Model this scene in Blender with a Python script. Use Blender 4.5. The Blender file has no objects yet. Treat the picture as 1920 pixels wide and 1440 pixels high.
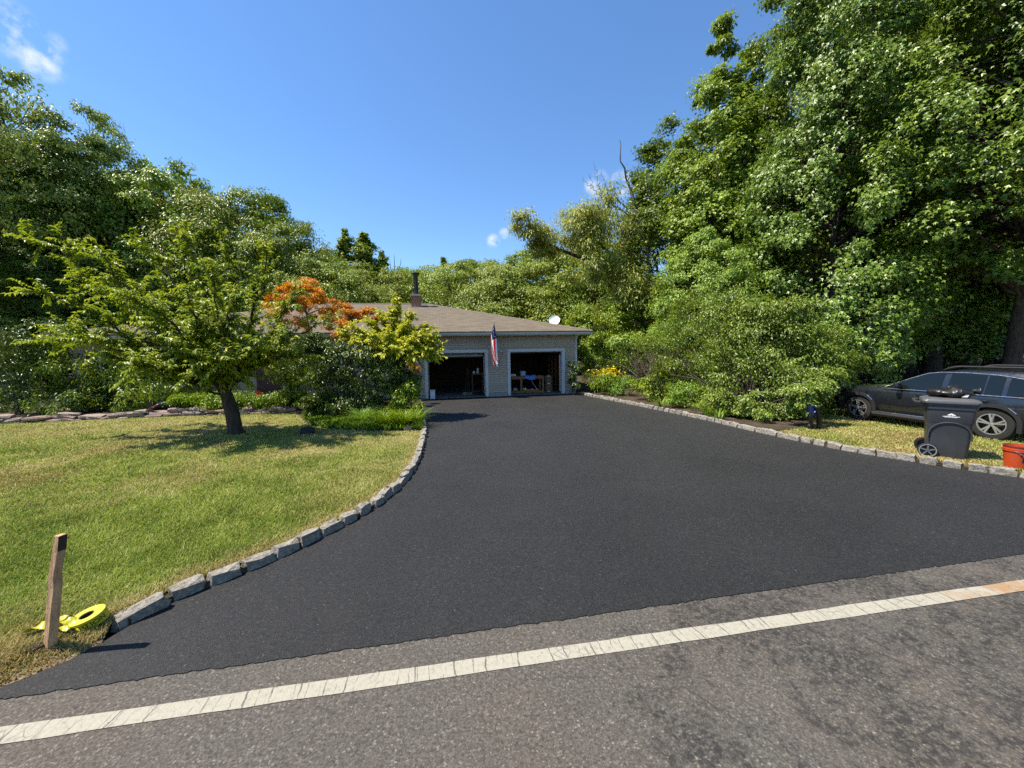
import bpy, math, random
import numpy as np
from mathutils import Matrix, Vector
random.seed(7)
RNG = np.random.default_rng(7)
R = math.radians
SC = bpy.context.scene
COL = SC.collection

# ------------------------------------------------------------------ camera
F, PITCH, ROLL, CAM_H = 720.0, math.atan(60 / 720.0), 0.0178, 2.05
_cp, _sp, _cr, _sr = math.cos(PITCH), math.sin(PITCH), math.cos(ROLL), math.sin(ROLL)
FWD = np.array([0, _cp, -_sp])
_u0, _r0 = np.array([0, _sp, _cp]), np.array([1.0, 0, 0])
UP = _cr * _u0 + _sr * _r0
RT = _cr * _r0 - _sr * _u0
EYE = np.array([0, 0, CAM_H])
cd = bpy.data.cameras.new('camera')
cam = bpy.data.objects.new('camera', cd)
COL.objects.link(cam)
M = Matrix.Identity(4)
for i in range(3):
    M[i][0], M[i][1], M[i][2], M[i][3] = RT[i], UP[i], -FWD[i], EYE[i]
cam.matrix_world = M
cd.sensor_width = 36.0
cd.lens = F / 1920 * 36
cd.clip_start, cd.clip_end = 0.05, 3000
SC.camera = cam


def ray(x, y):
    return FWD + (x - 960) / F * RT + (720 - y) / F * UP


def G(x, y, z=0.0):
    """ground point (height z) seen at a photo pixel"""
    d = ray(x, y)
    return EYE + d * ((z - CAM_H) / d[2])


def P(x, y, Y):
    """point at distance Y in front of the camera seen at a photo pixel"""
    d = ray(x, y)
    return EYE + d * (Y / d[1])


# ------------------------------------------------------------------ light
SUN_EL, SUN_AZ = R(62), R(263)          # compass azimuth from +Y, clockwise: from the left, a touch behind the camera
to_sun = Vector((math.sin(SUN_AZ) * math.cos(SUN_EL), math.cos(SUN_AZ) * math.cos(SUN_EL), math.sin(SUN_EL)))
sl = bpy.data.lights.new('sun', 'SUN')
sl.energy, sl.angle, sl.color = 5.0, R(0.53), (1.0, 0.915, 0.79)
sun = bpy.data.objects.new('sun', sl)
COL.objects.link(sun)
sun.rotation_euler = to_sun.to_track_quat('Z', 'Y').to_euler()
sun.location = (-30, -5, 40)

world = bpy.data.worlds.new('World')
SC.world = world
world.use_nodes = True
wn, wl = world.node_tree.nodes, world.node_tree.links
wn.clear()
wo = wn.new('ShaderNodeOutputWorld')
bg = wn.new('ShaderNodeBackground')
bg.inputs[1].default_value = 0.107
sky = wn.new('ShaderNodeTexSky')
sky.sky_type = 'NISHITA'
sky.sun_disc = False
sky.sun_elevation = SUN_EL
sky.sun_rotation = SUN_AZ
sky.altitude = 60
sky.air_density, sky.dust_density, sky.ozone_density = 1.0, 0.0, 6.0
tc = wn.new('ShaderNodeTexCoord')
nz = wn.new('ShaderNodeTexNoise')
nz.inputs['Scale'].default_value = 26
nz.inputs['Detail'].default_value = 7
nz.inputs['Roughness'].default_value = 0.62
wl.new(tc.outputs['Generated'], nz.inputs['Vector'])
mask = None
for (px, py, deg, gain) in ((6, 45, 2.4, .9), (20, 78, 1.5, .7), (74, 108, 1.9, 1.0), (104, 80, .9, .5), (925, 452, 1.15, 1.1), (945, 438, 0.9, .6), (1120, 345, 1.9, 1.1), (1165, 345, 1.9, 1.0)):
    d = Vector(ray(px, py)).normalized()
    dp = wn.new('ShaderNodeVectorMath'); dp.operation = 'DOT_PRODUCT'
    wl.new(tc.outputs['Generated'], dp.inputs[0]); dp.inputs[1].default_value = d
    mr = wn.new('ShaderNodeMapRange'); mr.interpolation_type = 'SMOOTHSTEP'
    mr.inputs['From Min'].default_value = math.cos(R(deg)); mr.inputs['From Max'].default_value = math.cos(R(deg * .15))
    mr.inputs['To Max'].default_value = gain
    wl.new(dp.outputs['Value'], mr.inputs['Value'])
    if mask is None:
        mask = mr.outputs[0]
    else:
        mx = wn.new('ShaderNodeMath'); mx.operation = 'MAXIMUM'
        wl.new(mask, mx.inputs[0]); wl.new(mr.outputs[0], mx.inputs[1]); mask = mx.outputs[0]
nr = wn.new('ShaderNodeMapRange'); nr.inputs['From Min'].default_value = .40; nr.inputs['From Max'].default_value = .72
wl.new(nz.outputs['Fac'], nr.inputs['Value'])
cm = wn.new('ShaderNodeMath'); cm.operation = 'MULTIPLY'; cm.use_clamp = True
wl.new(nr.outputs[0], cm.inputs[0]); wl.new(mask, cm.inputs[1])
mixc = wn.new('ShaderNodeMix'); mixc.data_type = 'RGBA'
wl.new(cm.outputs[0], mixc.inputs['Factor'])
shs = wn.new('ShaderNodeHueSaturation')
shs.inputs['Saturation'].default_value = 1.08
wl.new(sky.outputs[0], shs.inputs['Color'])
wl.new(shs.outputs[0], mixc.inputs['A'])
mixc.inputs['B'].default_value = (4.6, 4.8, 5.0, 1)
wl.new(mixc.outputs['Result'], bg.inputs[0])
wl.new(bg.outputs[0], wo.inputs[0])

vs = SC.view_settings
vs.view_transform, vs.look, vs.exposure, vs.gamma = 'Standard', 'None', 1.1, 1.0
vs.use_curve_mapping = False
cy = SC.cycles
cy.use_denoising = False
cy.max_bounces, cy.diffuse_bounces, cy.glossy_bounces, cy.transmission_bounces, cy.transparent_max_bounces = 5, 2, 2, 3, 4
cy.sample_clamp_indirect = 3
cy.use_adaptive_sampling = True
cy.adaptive_threshold = 0.015

# ------------------------------------------------------------------ materials


class NT:
    def __init__(s, name):
        s.m = bpy.data.materials.new(name); s.m.use_nodes = True
        s.n, s.l = s.m.node_tree.nodes, s.m.node_tree.links
        s.n.clear()
        s.out = s.n.new('ShaderNodeOutputMaterial')

    def node(s, t, **kw):
        n = s.n.new('ShaderNode' + t)
        for k, v in kw.items():
            setattr(n, k, v)
        return n

    def set(s, n, **kw):
        for k, v in kw.items():
            i = n.inputs[k.replace('_', ' ')]
            if hasattr(v, 'is_output') or isinstance(v, bpy.types.NodeSocket):
                s.l.new(v, i)
            else:
                i.default_value = v
        return n

    def pos(s):
        return s.node('NewGeometry').outputs['Position']

    def noise(s, scale, detail=4, rough=.55, vec=None, dist=0):
        n = s.node('TexNoise')
        s.set(n, Scale=scale, Detail=detail, Roughness=rough, Distortion=dist)
        s.l.new(vec if vec is not None else s.pos(), n.inputs['Vector'])
        return n.outputs['Fac']

    def vor(s, scale, feature='F1', vec=None, out='Distance', rand=1.0):
        n = s.node('TexVoronoi', feature=feature)
        s.set(n, Scale=scale, Randomness=rand)
        s.l.new(vec if vec is not None else s.pos(), n.inputs['Vector'])
        return n.outputs[out]

    def ramp(s, fac, stops):
        n = s.node('ValToRGB')
        e = n.color_ramp.elements
        while len(e) < len(stops):
            e.new(.5)
        for k, (p, c) in enumerate(stops):
            e[k].position = p
            e[k].color = (c, c, c, 1) if isinstance(c, (int, float)) else (*c, 1)
        s.l.new(fac, n.inputs[0])
        return n.outputs[0]

    def mix(s, fac, a, b, mode='MIX'):
        n = s.node('Mix', data_type='RGBA', blend_type=mode)
        for k, v in (('Factor', fac), ('A', a), ('B', b)):
            i = n.inputs[k]
            if isinstance(v, bpy.types.NodeSocket):
                s.l.new(v, i)
            elif isinstance(v, (int, float)) and k != 'Factor':
                i.default_value = (v, v, v, 1)
            elif isinstance(v, (tuple, list)):
                i.default_value = (*v, 1)
            else:
                i.default_value = v
        return n.outputs['Result']

    def math(s, op, a, b=0.0, clamp=False):
        n = s.node('Math', operation=op, use_clamp=clamp)
        for k, v in enumerate((a, b)):
            if isinstance(v, bpy.types.NodeSocket):
                s.l.new(v, n.inputs[k])
            else:
                n.inputs[k].default_value = v
        return n.outputs[0]

    def mapr(s, v, a, b, c=0.0, d=1.0):
        n = s.node('MapRange')
        s.l.new(v, n.inputs['Value'])
        for k, x in zip(('From Min', 'From Max', 'To Min', 'To Max'), (a, b, c, d)):
            n.inputs[k].default_value = x
        return n.outputs[0]

    def bump(s, h, strength=.3, dist=.01):
        n = s.node('Bump')
        s.set(n, Strength=strength, Distance=dist, Height=h)
        return n.outputs[0]

    def bsdf(s, color, rough=.6, spec=.5, metal=0.0, normal=None, coat=0.0):
        n = s.node('BsdfPrincipled')
        i = n.inputs
        if isinstance(color, bpy.types.NodeSocket):
            s.l.new(color, i['Base Color'])
        else:
            i['Base Color'].default_value = (*color, 1)
        if isinstance(rough, bpy.types.NodeSocket):
            s.l.new(rough, i['Roughness'])
        else:
            i['Roughness'].default_value = rough
        i['Specular IOR Level'].default_value = spec
        i['Metallic'].default_value = metal
        i['Coat Weight'].default_value = coat
        i['Coat Roughness'].default_value = .05
        if normal is not None:
            s.l.new(normal, i['Normal'])
        return n.outputs[0]

    def done(s, shader):
        s.l.new(shader, s.out.inputs[0])
        return s.m


MATS = {}


def plain(name, color, rough=.6, spec=.5, metal=0.0, var=.12, scale=9.0, bump=0.0, coat=0.0):
    """one colour with a little mottling and relief"""
    if name in MATS:
        return MATS[name]
    t = NT(name)
    oc = t.node('TexCoord').outputs['Object']
    n = t.noise(scale, 5, .6, oc)
    c = t.mix(n, tuple(max(0, x * (1 - var * 1.6)) for x in color), tuple(x * (1 + var * 1.6) for x in color))
    nb = t.bump(t.noise(scale * 6, 4, .6, oc), bump, .01) if bump else None
    rg = t.mapr(t.noise(scale * 2.3, 4, .6, oc), .3, .7, max(.02, rough - .07), min(1, rough + .07))
    MATS[name] = t.done(t.bsdf(c, rg, spec, metal, nb, coat))
    return MATS[name]


def leaf_mat(name, dark, mid, light, trans=.4, rough=.42, hi=None, spec=.36, gain=1.0):
    trans *= .8
    """leaf colours picked per leaf by its own random value"""
    t = NT(name)
    a = t.node('Attribute', attribute_name='rnd').outputs['Fac']
    oi = t.node('ObjectInfo').outputs['Random']
    dark, mid, light = (tuple(v * g for v in c) for c, g in ((dark, 1.7 if gain == 1.0 else gain), (mid, 1.6 if gain == 1.0 else gain), (light, 1.5 if gain == 1.0 else gain)))
    if gain == 1.0:      # sun-grown summer leaves lean to yellow
        dark, mid, light = ((c[0] * 1.10, c[1] * 1.04, c[2] * .75) for c in (dark, mid, light))
    stops = [(0.0, dark), (.45, mid), (.9, light)]
    if hi:
        stops.append((1.0, hi))
    c = t.ramp(a, stops)
    hs = t.node('HueSaturation')
    t.set(hs, Hue=t.mapr(oi, 0, 1, .488, .508), Saturation=t.mapr(oi, 0, 1, 1.12, 1.0), Value=t.mapr(oi, 0, 1, .88, 1.12), Color=c)
    c = hs.outputs[0]
    b = t.bsdf(c, rough, spec)
    tr = t.node('BsdfTranslucent')
    tc_ = t.mix(1.0, c, (1.0, .95, .45), 'MULTIPLY')
    b2 = t.mix(.6, c, tc_)
    t.l.new(b2, tr.inputs[0])
    ms = t.node('MixShader')
    ms.inputs[0].default_value = trans
    t.l.new(b, ms.inputs[1]); t.l.new(tr.outputs[0], ms.inputs[2])
    return t.done(ms.outputs[0])


def bark_mat(name, dark, light, scale=14):
    t = NT(name)
    mp = t.node('Mapping'); mp.inputs['Scale'].default_value = (1, 1, .22)
    t.l.new(t.pos(), mp.inputs[0])
    n = t.noise(scale, 6, .65, mp.outputs[0], .4)
    c = t.ramp(n, [(.3, dark), (.7, light)])
    return t.done(t.bsdf(c, .9, .2, normal=t.bump(n, .8, .03)))


# --------------------------------------------------------------- mesh tools


def mesh_np(name, V, Fc, mat, attrs=None, smooth=False):
    """mesh from arrays; Fc (n,3) or (n,4) ints, or a list of polygons"""
    me = bpy.data.meshes.new(name)
    V = np.asarray(V, dtype=np.float32)
    if isinstance(Fc, np.ndarray):
        k = Fc.shape[1]
        me.vertices.add(len(V)); me.vertices.foreach_set('co', V.ravel())
        me.loops.add(Fc.size); me.loops.foreach_set('vertex_index', Fc.ravel().astype(np.int32))
        me.polygons.add(len(Fc))
        me.polygons.foreach_set('loop_start', np.arange(0, Fc.size, k, dtype=np.int32))
        me.update(calc_edges=True)
    else:
        me.from_pydata([tuple(map(float, v)) for v in V], [], [tuple(map(int, f)) for f in Fc])
        me.update()
    for m in (mat if isinstance(mat, (list, tuple)) else [mat]):
        me.materials.append(m)
    for an, vals in (attrs or {}).items():
        at = me.attributes.new(an, 'FLOAT', 'FACE')
        at.data.foreach_set('value', np.asarray(vals, dtype=np.float32))
    if smooth:
        me.polygons.foreach_set('use_smooth', np.ones(len(me.polygons), dtype=bool))
    return me


def obj(name, me, parent=None, loc=None, rotz=None):
    o = bpy.data.objects.new(name, me)
    COL.objects.link(o)
    if parent is not None:
        o.parent = parent
    if loc is not None:
        o.location = tuple(map(float, loc))
    if rotz is not None:
        o.rotation_euler = (0, 0, rotz)
    return o


def tag(o, label=None, cat=None, group=None, kind=None):
    for k, v in (('label', label), ('category', cat), ('group', group), ('kind', kind)):
        if v:
            o[k] = v
    return o


def thing(name, label, cat, loc=(0, 0, 0), rotz=0.0, group=None):
    o = obj(name, None, None, loc, rotz)
    o.empty_display_size = .2
    return tag(o, label, cat, group)


class MB:
    """collects simple solids into one mesh"""

    def __init__(s):
        s.v, s.f, s.mi = [], [], []

    def add(s, V, Fc, mi=0):
        b = len(s.v)
        s.v += [tuple(map(float, v)) for v in V]
        for f in Fc:
            s.f.append(tuple(b + int(i) for i in f)); s.mi.append(mi)
        return s

    def box(s, x0, x1, y0, y1, z0, z1, mi=0):
        V = [(x0, y0, z0), (x1, y0, z0), (x1, y1, z0), (x0, y1, z0), (x0, y0, z1), (x1, y0, z1), (x1, y1, z1), (x0, y1, z1)]
        return s.add(V, [(0, 3, 2, 1), (4, 5, 6, 7), (0, 1, 5, 4), (1, 2, 6, 5), (2, 3, 7, 6), (3, 0, 4, 7)], mi)

    def hexa(s, V, mi=0):
        return s.add(V, [(0, 3, 2, 1), (4, 5, 6, 7), (0, 1, 5, 4), (1, 2, 6, 5), (2, 3, 7, 6), (3, 0, 4, 7)], mi)

    def beam(s, a, b, w, h, mi=0):
        a, b = Vector(a), Vector(b)
        d = (b - a).normalized()
        side = d.cross(Vector((0, 0, 1)))
        if side.length < 1e-4:
            side = Vector((1, 0, 0))
        side.normalize()
        up = side.cross(d)
        V = []
        for p in (a, b):
            for sx, sz in ((-1, -1), (1, -1), (1, 1), (-1, 1)):
                V.append(p + side * sx * w / 2 + up * sz * h / 2)
        return s.add(V, [(0, 3, 2, 1), (4, 5, 6, 7), (0, 1, 5, 4), (1, 2, 6, 5), (2, 3, 7, 6), (3, 0, 4, 7)], mi)

    def tube(s, pts, rad, sides=8, mi=0, cap=True):
        V, Fc = tubes_np([(np.array(pts, float), np.array(rad if np.ndim(rad) else [rad] * len(pts), float))], sides)
        n = len(pts)
        s.add(V, Fc, mi)
        if cap:
            b = len(s.v) - n * sides
            s.f.append(tuple(b + i for i in reversed(range(sides)))); s.mi.append(mi)
            s.f.append(tuple(b + (n - 1) * sides + i for i in range(sides))); s.mi.append(mi)
        return s

    def lathe(s, prof, n=24, axis='z', c=(0, 0, 0), mi=0, close=False):
        """profile of (radius, height) turned about an axis"""
        V = []
        for r, h in prof:
            for k in range(n):
                a = 2 * math.pi * k / n
                x, y = r * math.cos(a), r * math.sin(a)
                V.append({'z': (c[0] + x, c[1] + y, c[2] + h), 'y': (c[0] + x, c[1] + h, c[2] + y), 'x': (c[0] + h, c[1] + x, c[2] + y)}[axis])
        Fc = []
        m = len(prof)
        for j in range(m - 1 + (1 if close else 0)):
            for k in range(n):
                a, b = j * n, ((j + 1) % m) * n
                Fc.append((a + k, a + (k + 1) % n, b + (k + 1) % n, b + k))
        return s.add(V, Fc, mi)

    def loft(s, rings, mi=0, cap0=True, cap1=True):
        n = len(rings[0])
        V = [p for r in rings for p in r]
        Fc = []
        for j in range(len(rings) - 1):
            for k in range(n):
                Fc.append((j * n + k, j * n + (k + 1) % n, (j + 1) * n + (k + 1) % n, (j + 1) * n + k))
        if cap0:
            Fc.append(tuple(reversed(range(n))))
        if cap1:
            Fc.append(tuple((len(rings) - 1) * n + k for k in range(n)))
        return s.add(V, Fc, mi)

    def mesh(s, name, mats, smooth=False, fix=True):
        me = mesh_np(name, np.array(s.v), s.f, mats)
        if len(set(s.mi)) > 1:
            me.polygons.foreach_set('material_index', s.mi)
        if fix:
            import bmesh
            bm = bmesh.new(); bm.from_mesh(me)
            bmesh.ops.recalc_face_normals(bm, faces=bm.faces)
            bm.to_mesh(me); bm.free()
        if smooth:
            me.polygons.foreach_set('use_smooth', np.ones(len(me.polygons), dtype=bool))
            try:
                me.set_sharp_from_angle(angle=R(38))
            except Exception:
                pass
        return me

    def build(s, name, mats, parent=None, smooth=False, loc=None, rotz=None):
        return obj(name, s.mesh(name, mats, smooth), parent, loc, rotz)


def tubes_np(paths, sides=6):
    Vs, Fs, base = [], [], 0
    ang = np.arange(sides) * 2 * np.pi / sides
    for pts, rad in paths:
        n = len(pts)
        t = np.gradient(pts, axis=0)
        t /= np.linalg.norm(t, axis=1, keepdims=True) + 1e-9
        ref = np.where(np.abs(t[:, 2:3]) > .9, np.array([[1.0, 0, 0]]), np.array([[0, 0, 1.0]]))
        if np.any(np.abs(t[:, 2]) > .9):
            ref = np.repeat(np.array([[.31, .95, 0.05]]), n, 0)
        a = np.cross(t, ref); a /= np.linalg.norm(a, axis=1, keepdims=True) + 1e-9
        b = np.cross(t, a)
        ring = a[:, None] * np.cos(ang)[None, :, None] + b[:, None] * np.sin(ang)[None, :, None]
        Vs.append((pts[:, None] + ring * rad[:, None, None]).reshape(-1, 3))
        j, k = np.meshgrid(np.arange(n - 1), np.arange(sides), indexing='ij')
        k2 = (k + 1) % sides
        Fs.append(np.stack([j * sides + k, j * sides + k2, (j + 1) * sides + k2, (j + 1) * sides + k], -1).reshape(-1, 4) + base)
        base += n * sides
    return np.concatenate(Vs), np.concatenate(Fs)


def unit(a):
    return a / (np.linalg.norm(a, axis=-1, keepdims=True) + 1e-9)


def vnoise(x, y, seed=0):
    """smooth 2-D value noise, 0..1"""
    def h(i, j):
        return np.modf(np.abs(np.sin(i * 127.1 + j * 311.7 + seed * 74.7) * 43758.5453))[0]
    xi, yi = np.floor(x), np.floor(y)
    fx, fy = x - xi, y - yi
    fx, fy = fx * fx * (3 - 2 * fx), fy * fy * (3 - 2 * fy)
    return (h(xi, yi) * (1 - fx) + h(xi + 1, yi) * fx) * (1 - fy) + (h(xi, yi + 1) * (1 - fx) + h(xi + 1, yi + 1) * fx) * fy


def fbm(x, y, seed=0, o=4):
    s, a, t = 0, .5, 0
    for k in range(o):
        s = s + a * vnoise(x * 2 ** k, y * 2 ** k, seed + k); t += a; a *= .55
    return s / t


# ------------------------------------------------------------ foliage tools


def leaf_mesh(name, pos, axis, nrm, ln, wd, mat, shape='kite', rnd=None, droop=.18):
    """one small bent leaf for each row"""
    n = len(pos)
    axis = unit(axis)
    nrm = unit(nrm - axis * np.sum(nrm * axis, 1, keepdims=True))
    side = np.cross(axis, nrm)
    L, W = ln[:, None], wd[:, None]
    if shape == 'kite':
        q = [pos, pos + axis * L * .45 + side * W * .5 + nrm * W * .16, pos + axis * L - nrm * L * droop, pos + axis * L * .45 - side * W * .5 + nrm * W * .16]
        tri = [(0, 2, 1), (0, 3, 2)]
    elif shape == 'long':
        q = [pos, pos + axis * L * .35 + side * W * .5 + nrm * W * .22, pos + axis * L * .4 - nrm * L * .03, pos + axis * L * .35 - side * W * .5 + nrm * W * .22, pos + axis * L * .97 - nrm * L * droop * 1.6]
        tri = [(0, 2, 1), (0, 3, 2), (1, 2, 4), (2, 3, 4)]
    else:  # lobed
        q = [pos, pos + axis * L * .42 + side * W * .62 - nrm * W * .06, pos + axis * L * .52 + side * W * .17 + nrm * W * .05, pos + axis * L - nrm * L * droop, pos + axis * L * .52 - side * W * .17 + nrm * W * .05, pos + axis * L * .42 - side * W * .62 - nrm * W * .06]
        tri = [(0, 2, 1), (0, 3, 2), (0, 4, 3), (0, 5, 4)]
    k = len(q)
    V = np.stack(q, 1).reshape(-1, 3)
    Fc = (np.array(tri)[None] + (np.arange(n) * k)[:, None, None]).reshape(-1, 3)
    rnd = RNG.random(n) if rnd is None else rnd
    return mesh_np(name, V, Fc, mat, {'rnd': np.repeat(np.clip(rnd, 0, 1), len(tri))})


def lobe_leaves(rng, C, Rr, clumps, per, up=.5, cl=.27, flat=.62, fill=.55, centre=None):
    """C (n,3) lobe centres, Rr (n,) radii: leaves gathered in clumps over each lobe's outer shell"""
    n = len(C)
    d = unit(rng.normal(size=(n, clumps, 3)) + np.array([0, 0, up]))
    rr = Rr[:, None] * (1 - fill * rng.random((n, clumps)) ** 1.6)
    cc = C[:, None] + d * rr[..., None] * np.array([1, 1, flat])
    cd_ = rng.random((n, clumps)) * .5
    g = rng.normal(size=(n, clumps, per, 3))
    g *= (Rr[:, None, None, None] * cl) * np.array([1, 1, .6]) * (0.55 + .75 * rng.random((n, clumps, 1, 1)))
    pos = (cc[:, :, None] + g).reshape(-1, 3)
    out = (d[:, :, None] * .55 + unit(g) * .6 + rng.normal(size=g.shape) * .5)
    # blades hang outwards from the crown and turn their faces to the light
    face = unit((C - (C.mean(0) if centre is None else centre)) * np.array([1, 1, .6]))[:, None, None]
    nrm = d[:, :, None] * .35 + face * .75 + np.array([0, 0, .35]) + np.array(to_sun) * .6 + rng.normal(size=g.shape) * .40
    ax = out * .7 + np.array([0, 0, -.75])
    rnd = (cd_[:, :, None] + rng.random((n, clumps, per)) * .5).reshape(-1)
    return pos, ax.reshape(-1, 3), nrm.reshape(-1, 3), rnd


PROFILE = {
    'broad': lambda t: np.sin(np.pi * np.clip(t, 0, 1) ** .8 * .93 + .18) ** .7,
    'full': lambda t: np.clip(1.0 - .55 * t ** 2.2, 0, 1) * np.clip(t * 9 + .55, 0, 1),
    'cone': lambda t: np.clip((1 - t) ** .75 * 1.05 + .1, 0, 1) * np.clip(t * 6 + .35, 0, 1),
    'column': lambda t: np.clip(1.15 * (1 - t ** 3), 0, 1) * np.clip(t * 5 + .3, 0, 1),
}


def limb(a, b, rng, r0, r1, sag=.12, n=7):
    a, b = np.asarray(a, float), np.asarray(b, float)
    t = np.linspace(0, 1, n)[:, None]
    L = np.linalg.norm(b - a)
    mid = (a + b) / 2 + np.array([0, 0, L * sag]) + rng.normal(size=3) * L * .07
    p = a * (1 - t) ** 2 + 2 * mid * t * (1 - t) + b * t ** 2
    p[1:-1] += rng.normal(size=(n - 2, 3)) * L * .018
    return p, r0 + (r1 - r0) * (t[:, 0] ** .8)


def tree_meshes(name, h, rad, seed, prof='broad', z0=.22, nl=46, clumps=12, per=40, lr=.30, leaf=.14, shape='kite', mat=None, bark=None,
                trunk=.03, asp=.7, up=.5, lean=(0, 0), inner=.35, cl=.27):
    rng = np.random.default_rng(seed)
    t = rng.random(nl * 6)
    w = PROFILE[prof](t)
    t = t[rng.random(len(t)) < w][:nl]
    n = len(t)
    a = np.arange(n) * 2.39996 + rng.random(n) * .9
    fr = inner + (1 - inner) * np.sqrt(rng.random(n))
    rr = rad * PROFILE[prof](t) * fr
    zz = h * (z0 + (1 - z0) * (t * .97))
    ax_x, ax_y = lean[0] * (zz / h) ** 1.5, lean[1] * (zz / h) ** 1.5
    C = np.stack([ax_x + rr * np.cos(a), ax_y + rr * np.sin(a), zz], 1)
    Rr = rad * lr * (.65 + .7 * rng.random(n)) * (.55 + .45 * PROFILE[prof](t))
    C[:, 2] = np.minimum(C[:, 2], h - Rr * .55)
    if prof == 'cone':
        k = np.arange(22)
        tt = .52 + .0215 * k
        C = np.concatenate([C, np.stack([rng.normal(size=22) * rad * (1 - tt) * .8, rng.normal(size=22) * rad * (1 - tt) * .8, h * tt], 1)])
        Rr = np.concatenate([Rr, rad * .22 * (1.35 - tt) * 1.6])
        n = len(C)
    pos, ax, nrm, rnd = lobe_leaves(rng, C, Rr, clumps, per, up, cl, .85, centre=np.array([0, 0, 1.0]) * C[:, 2:3] * .92)
    keep = pos[:, 2] > .15
    pos, ax, nrm, rnd = pos[keep], ax[keep], nrm[keep], rnd[keep]
    m = len(pos)
    ln = leaf * (.65 + .7 * rng.random(m))
    crown = leaf_mesh(name + '_crown', pos, ax, nrm, ln, ln * asp, mat, shape, rnd)
    k = 9
    zt = np.linspace(0, 1, k)
    tp = np.stack([lean[0] * zt ** 1.5 + rng.normal(size=k) * .012 * h * zt, lean[1] * zt ** 1.5 + rng.normal(size=k) * .012 * h * zt, zt * h * .93 - .06], 1)
    tr = h * trunk * (1 - zt * .92) * np.where(zt < .05, 1.5, 1)
    paths = [(tp, tr)]
    for i in range(n):
        zs = max(.1 * h, C[i, 2] - (.25 + .5 * np.hypot(C[i, 0], C[i, 1]) / rad) * rad * .6)
        s = np.array([np.interp(zs, tp[:, 2], tp[:, 0]), np.interp(zs, tp[:, 2], tp[:, 1]), zs])
        r0 = np.interp(zs, tp[:, 2], tr) * .42
        paths.append(limb(s, C[i], rng, max(r0, .02), .012, .06))
    V, Fc = tubes_np(paths, 6)
    return crown, mesh_np(name + '_trunk', V, Fc, bark, smooth=True)


def plant_tree(meshes, label, loc, rotz=0.0, scale=1.0, name='tree', cat='tree', group=None):
    o = thing(name, label, cat, loc, rotz, group)
    o.scale = (scale, scale, scale) if np.ndim(scale) == 0 else scale
    obj('crown', meshes[0], o)
    obj('trunk', meshes[1], o)
    return o


def lobes_px(lst, Yc, spread, rng):
    """crown lobes named by photo pixel (x, y, radius in pixels) round a distance Yc"""
    C, Rr = [], []
    for (x, y, r) in lst:
        Y = Yc + rng.normal() * spread
        C.append(P(x, y, Y)); Rr.append(r / F * Y)
    return np.array(C), np.array(Rr)


def bush(name, label, cat, base, C, Rr, seed, clumps, per, leaf, mat, bark, asp=.5, shape='kite', up=.5, cl=.27, flat=.8, fill=.55, group=None, stems=3, stem_r=.03, droop=.18, trunk_paths=None, zmin=.1):
    """shrub or small tree built from lobes; everything in metres from its base"""
    rng = np.random.default_rng(seed)
    base = np.asarray(base, float)
    o = thing(name, label, cat, base, 0, group)
    C = C - base
    # every lobe breaks up into smaller boughs of its own
    Rr = Rr * 1.2
    S = 5
    d = unit(rng.normal(size=(len(C), S, 3)) + np.array([0, 0, .25])) * (Rr[:, None] * (.35 + .5 * rng.random((len(C), S))))[..., None]
    Cs = (C[:, None] + d).reshape(-1, 3)
    Rs = (Rr[:, None] * (.32 + .25 * rng.random((len(C), S)))).reshape(-1)
    pos, ax, nrm, rnd = lobe_leaves(rng, Cs, Rs, max(4, int(clumps / S * 1.25)), per, up, cl * 1.25, flat, fill)
    keep = pos[:, 2] > zmin
    pos, ax, nrm, rnd = pos[keep], ax[keep], nrm[keep], rnd[keep]
    ln = leaf * (.65 + .7 * rng.random(len(pos)))
    obj('crown', leaf_mesh(name + '_crown', pos, ax, nrm, ln, ln * asp, mat, shape, rnd, droop), o)
    paths = []
    if trunk_paths:
        paths += [(np.asarray(p) - base, np.asarray(r)) for p, r in trunk_paths]
    nodes = np.concatenate([p for p, _ in paths]) if paths else None
    for i in range(len(C)):
        if nodes is None:
            s = np.array([rng.normal() * .12, rng.normal() * .12, -.05])
        else:
            low = nodes[nodes[:, 2] < C[i, 2] + .1]
            s = (low if len(low) else nodes)[np.argmin(np.linalg.norm((low if len(low) else nodes) - C[i], axis=1))]
        for k in range(stems if nodes is None else 1):
            e = C[i] + (rng.normal(size=3) * Rr[i] * .4 if k else 0)
            paths.append(limb(s, e, rng, stem_r, .005, .1))
    V, Fc = tubes_np(paths, 5)
    obj('trunk' if trunk_paths else 'stems', mesh_np(name + '_stems', V, Fc, bark, smooth=True), o)
    return o


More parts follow.
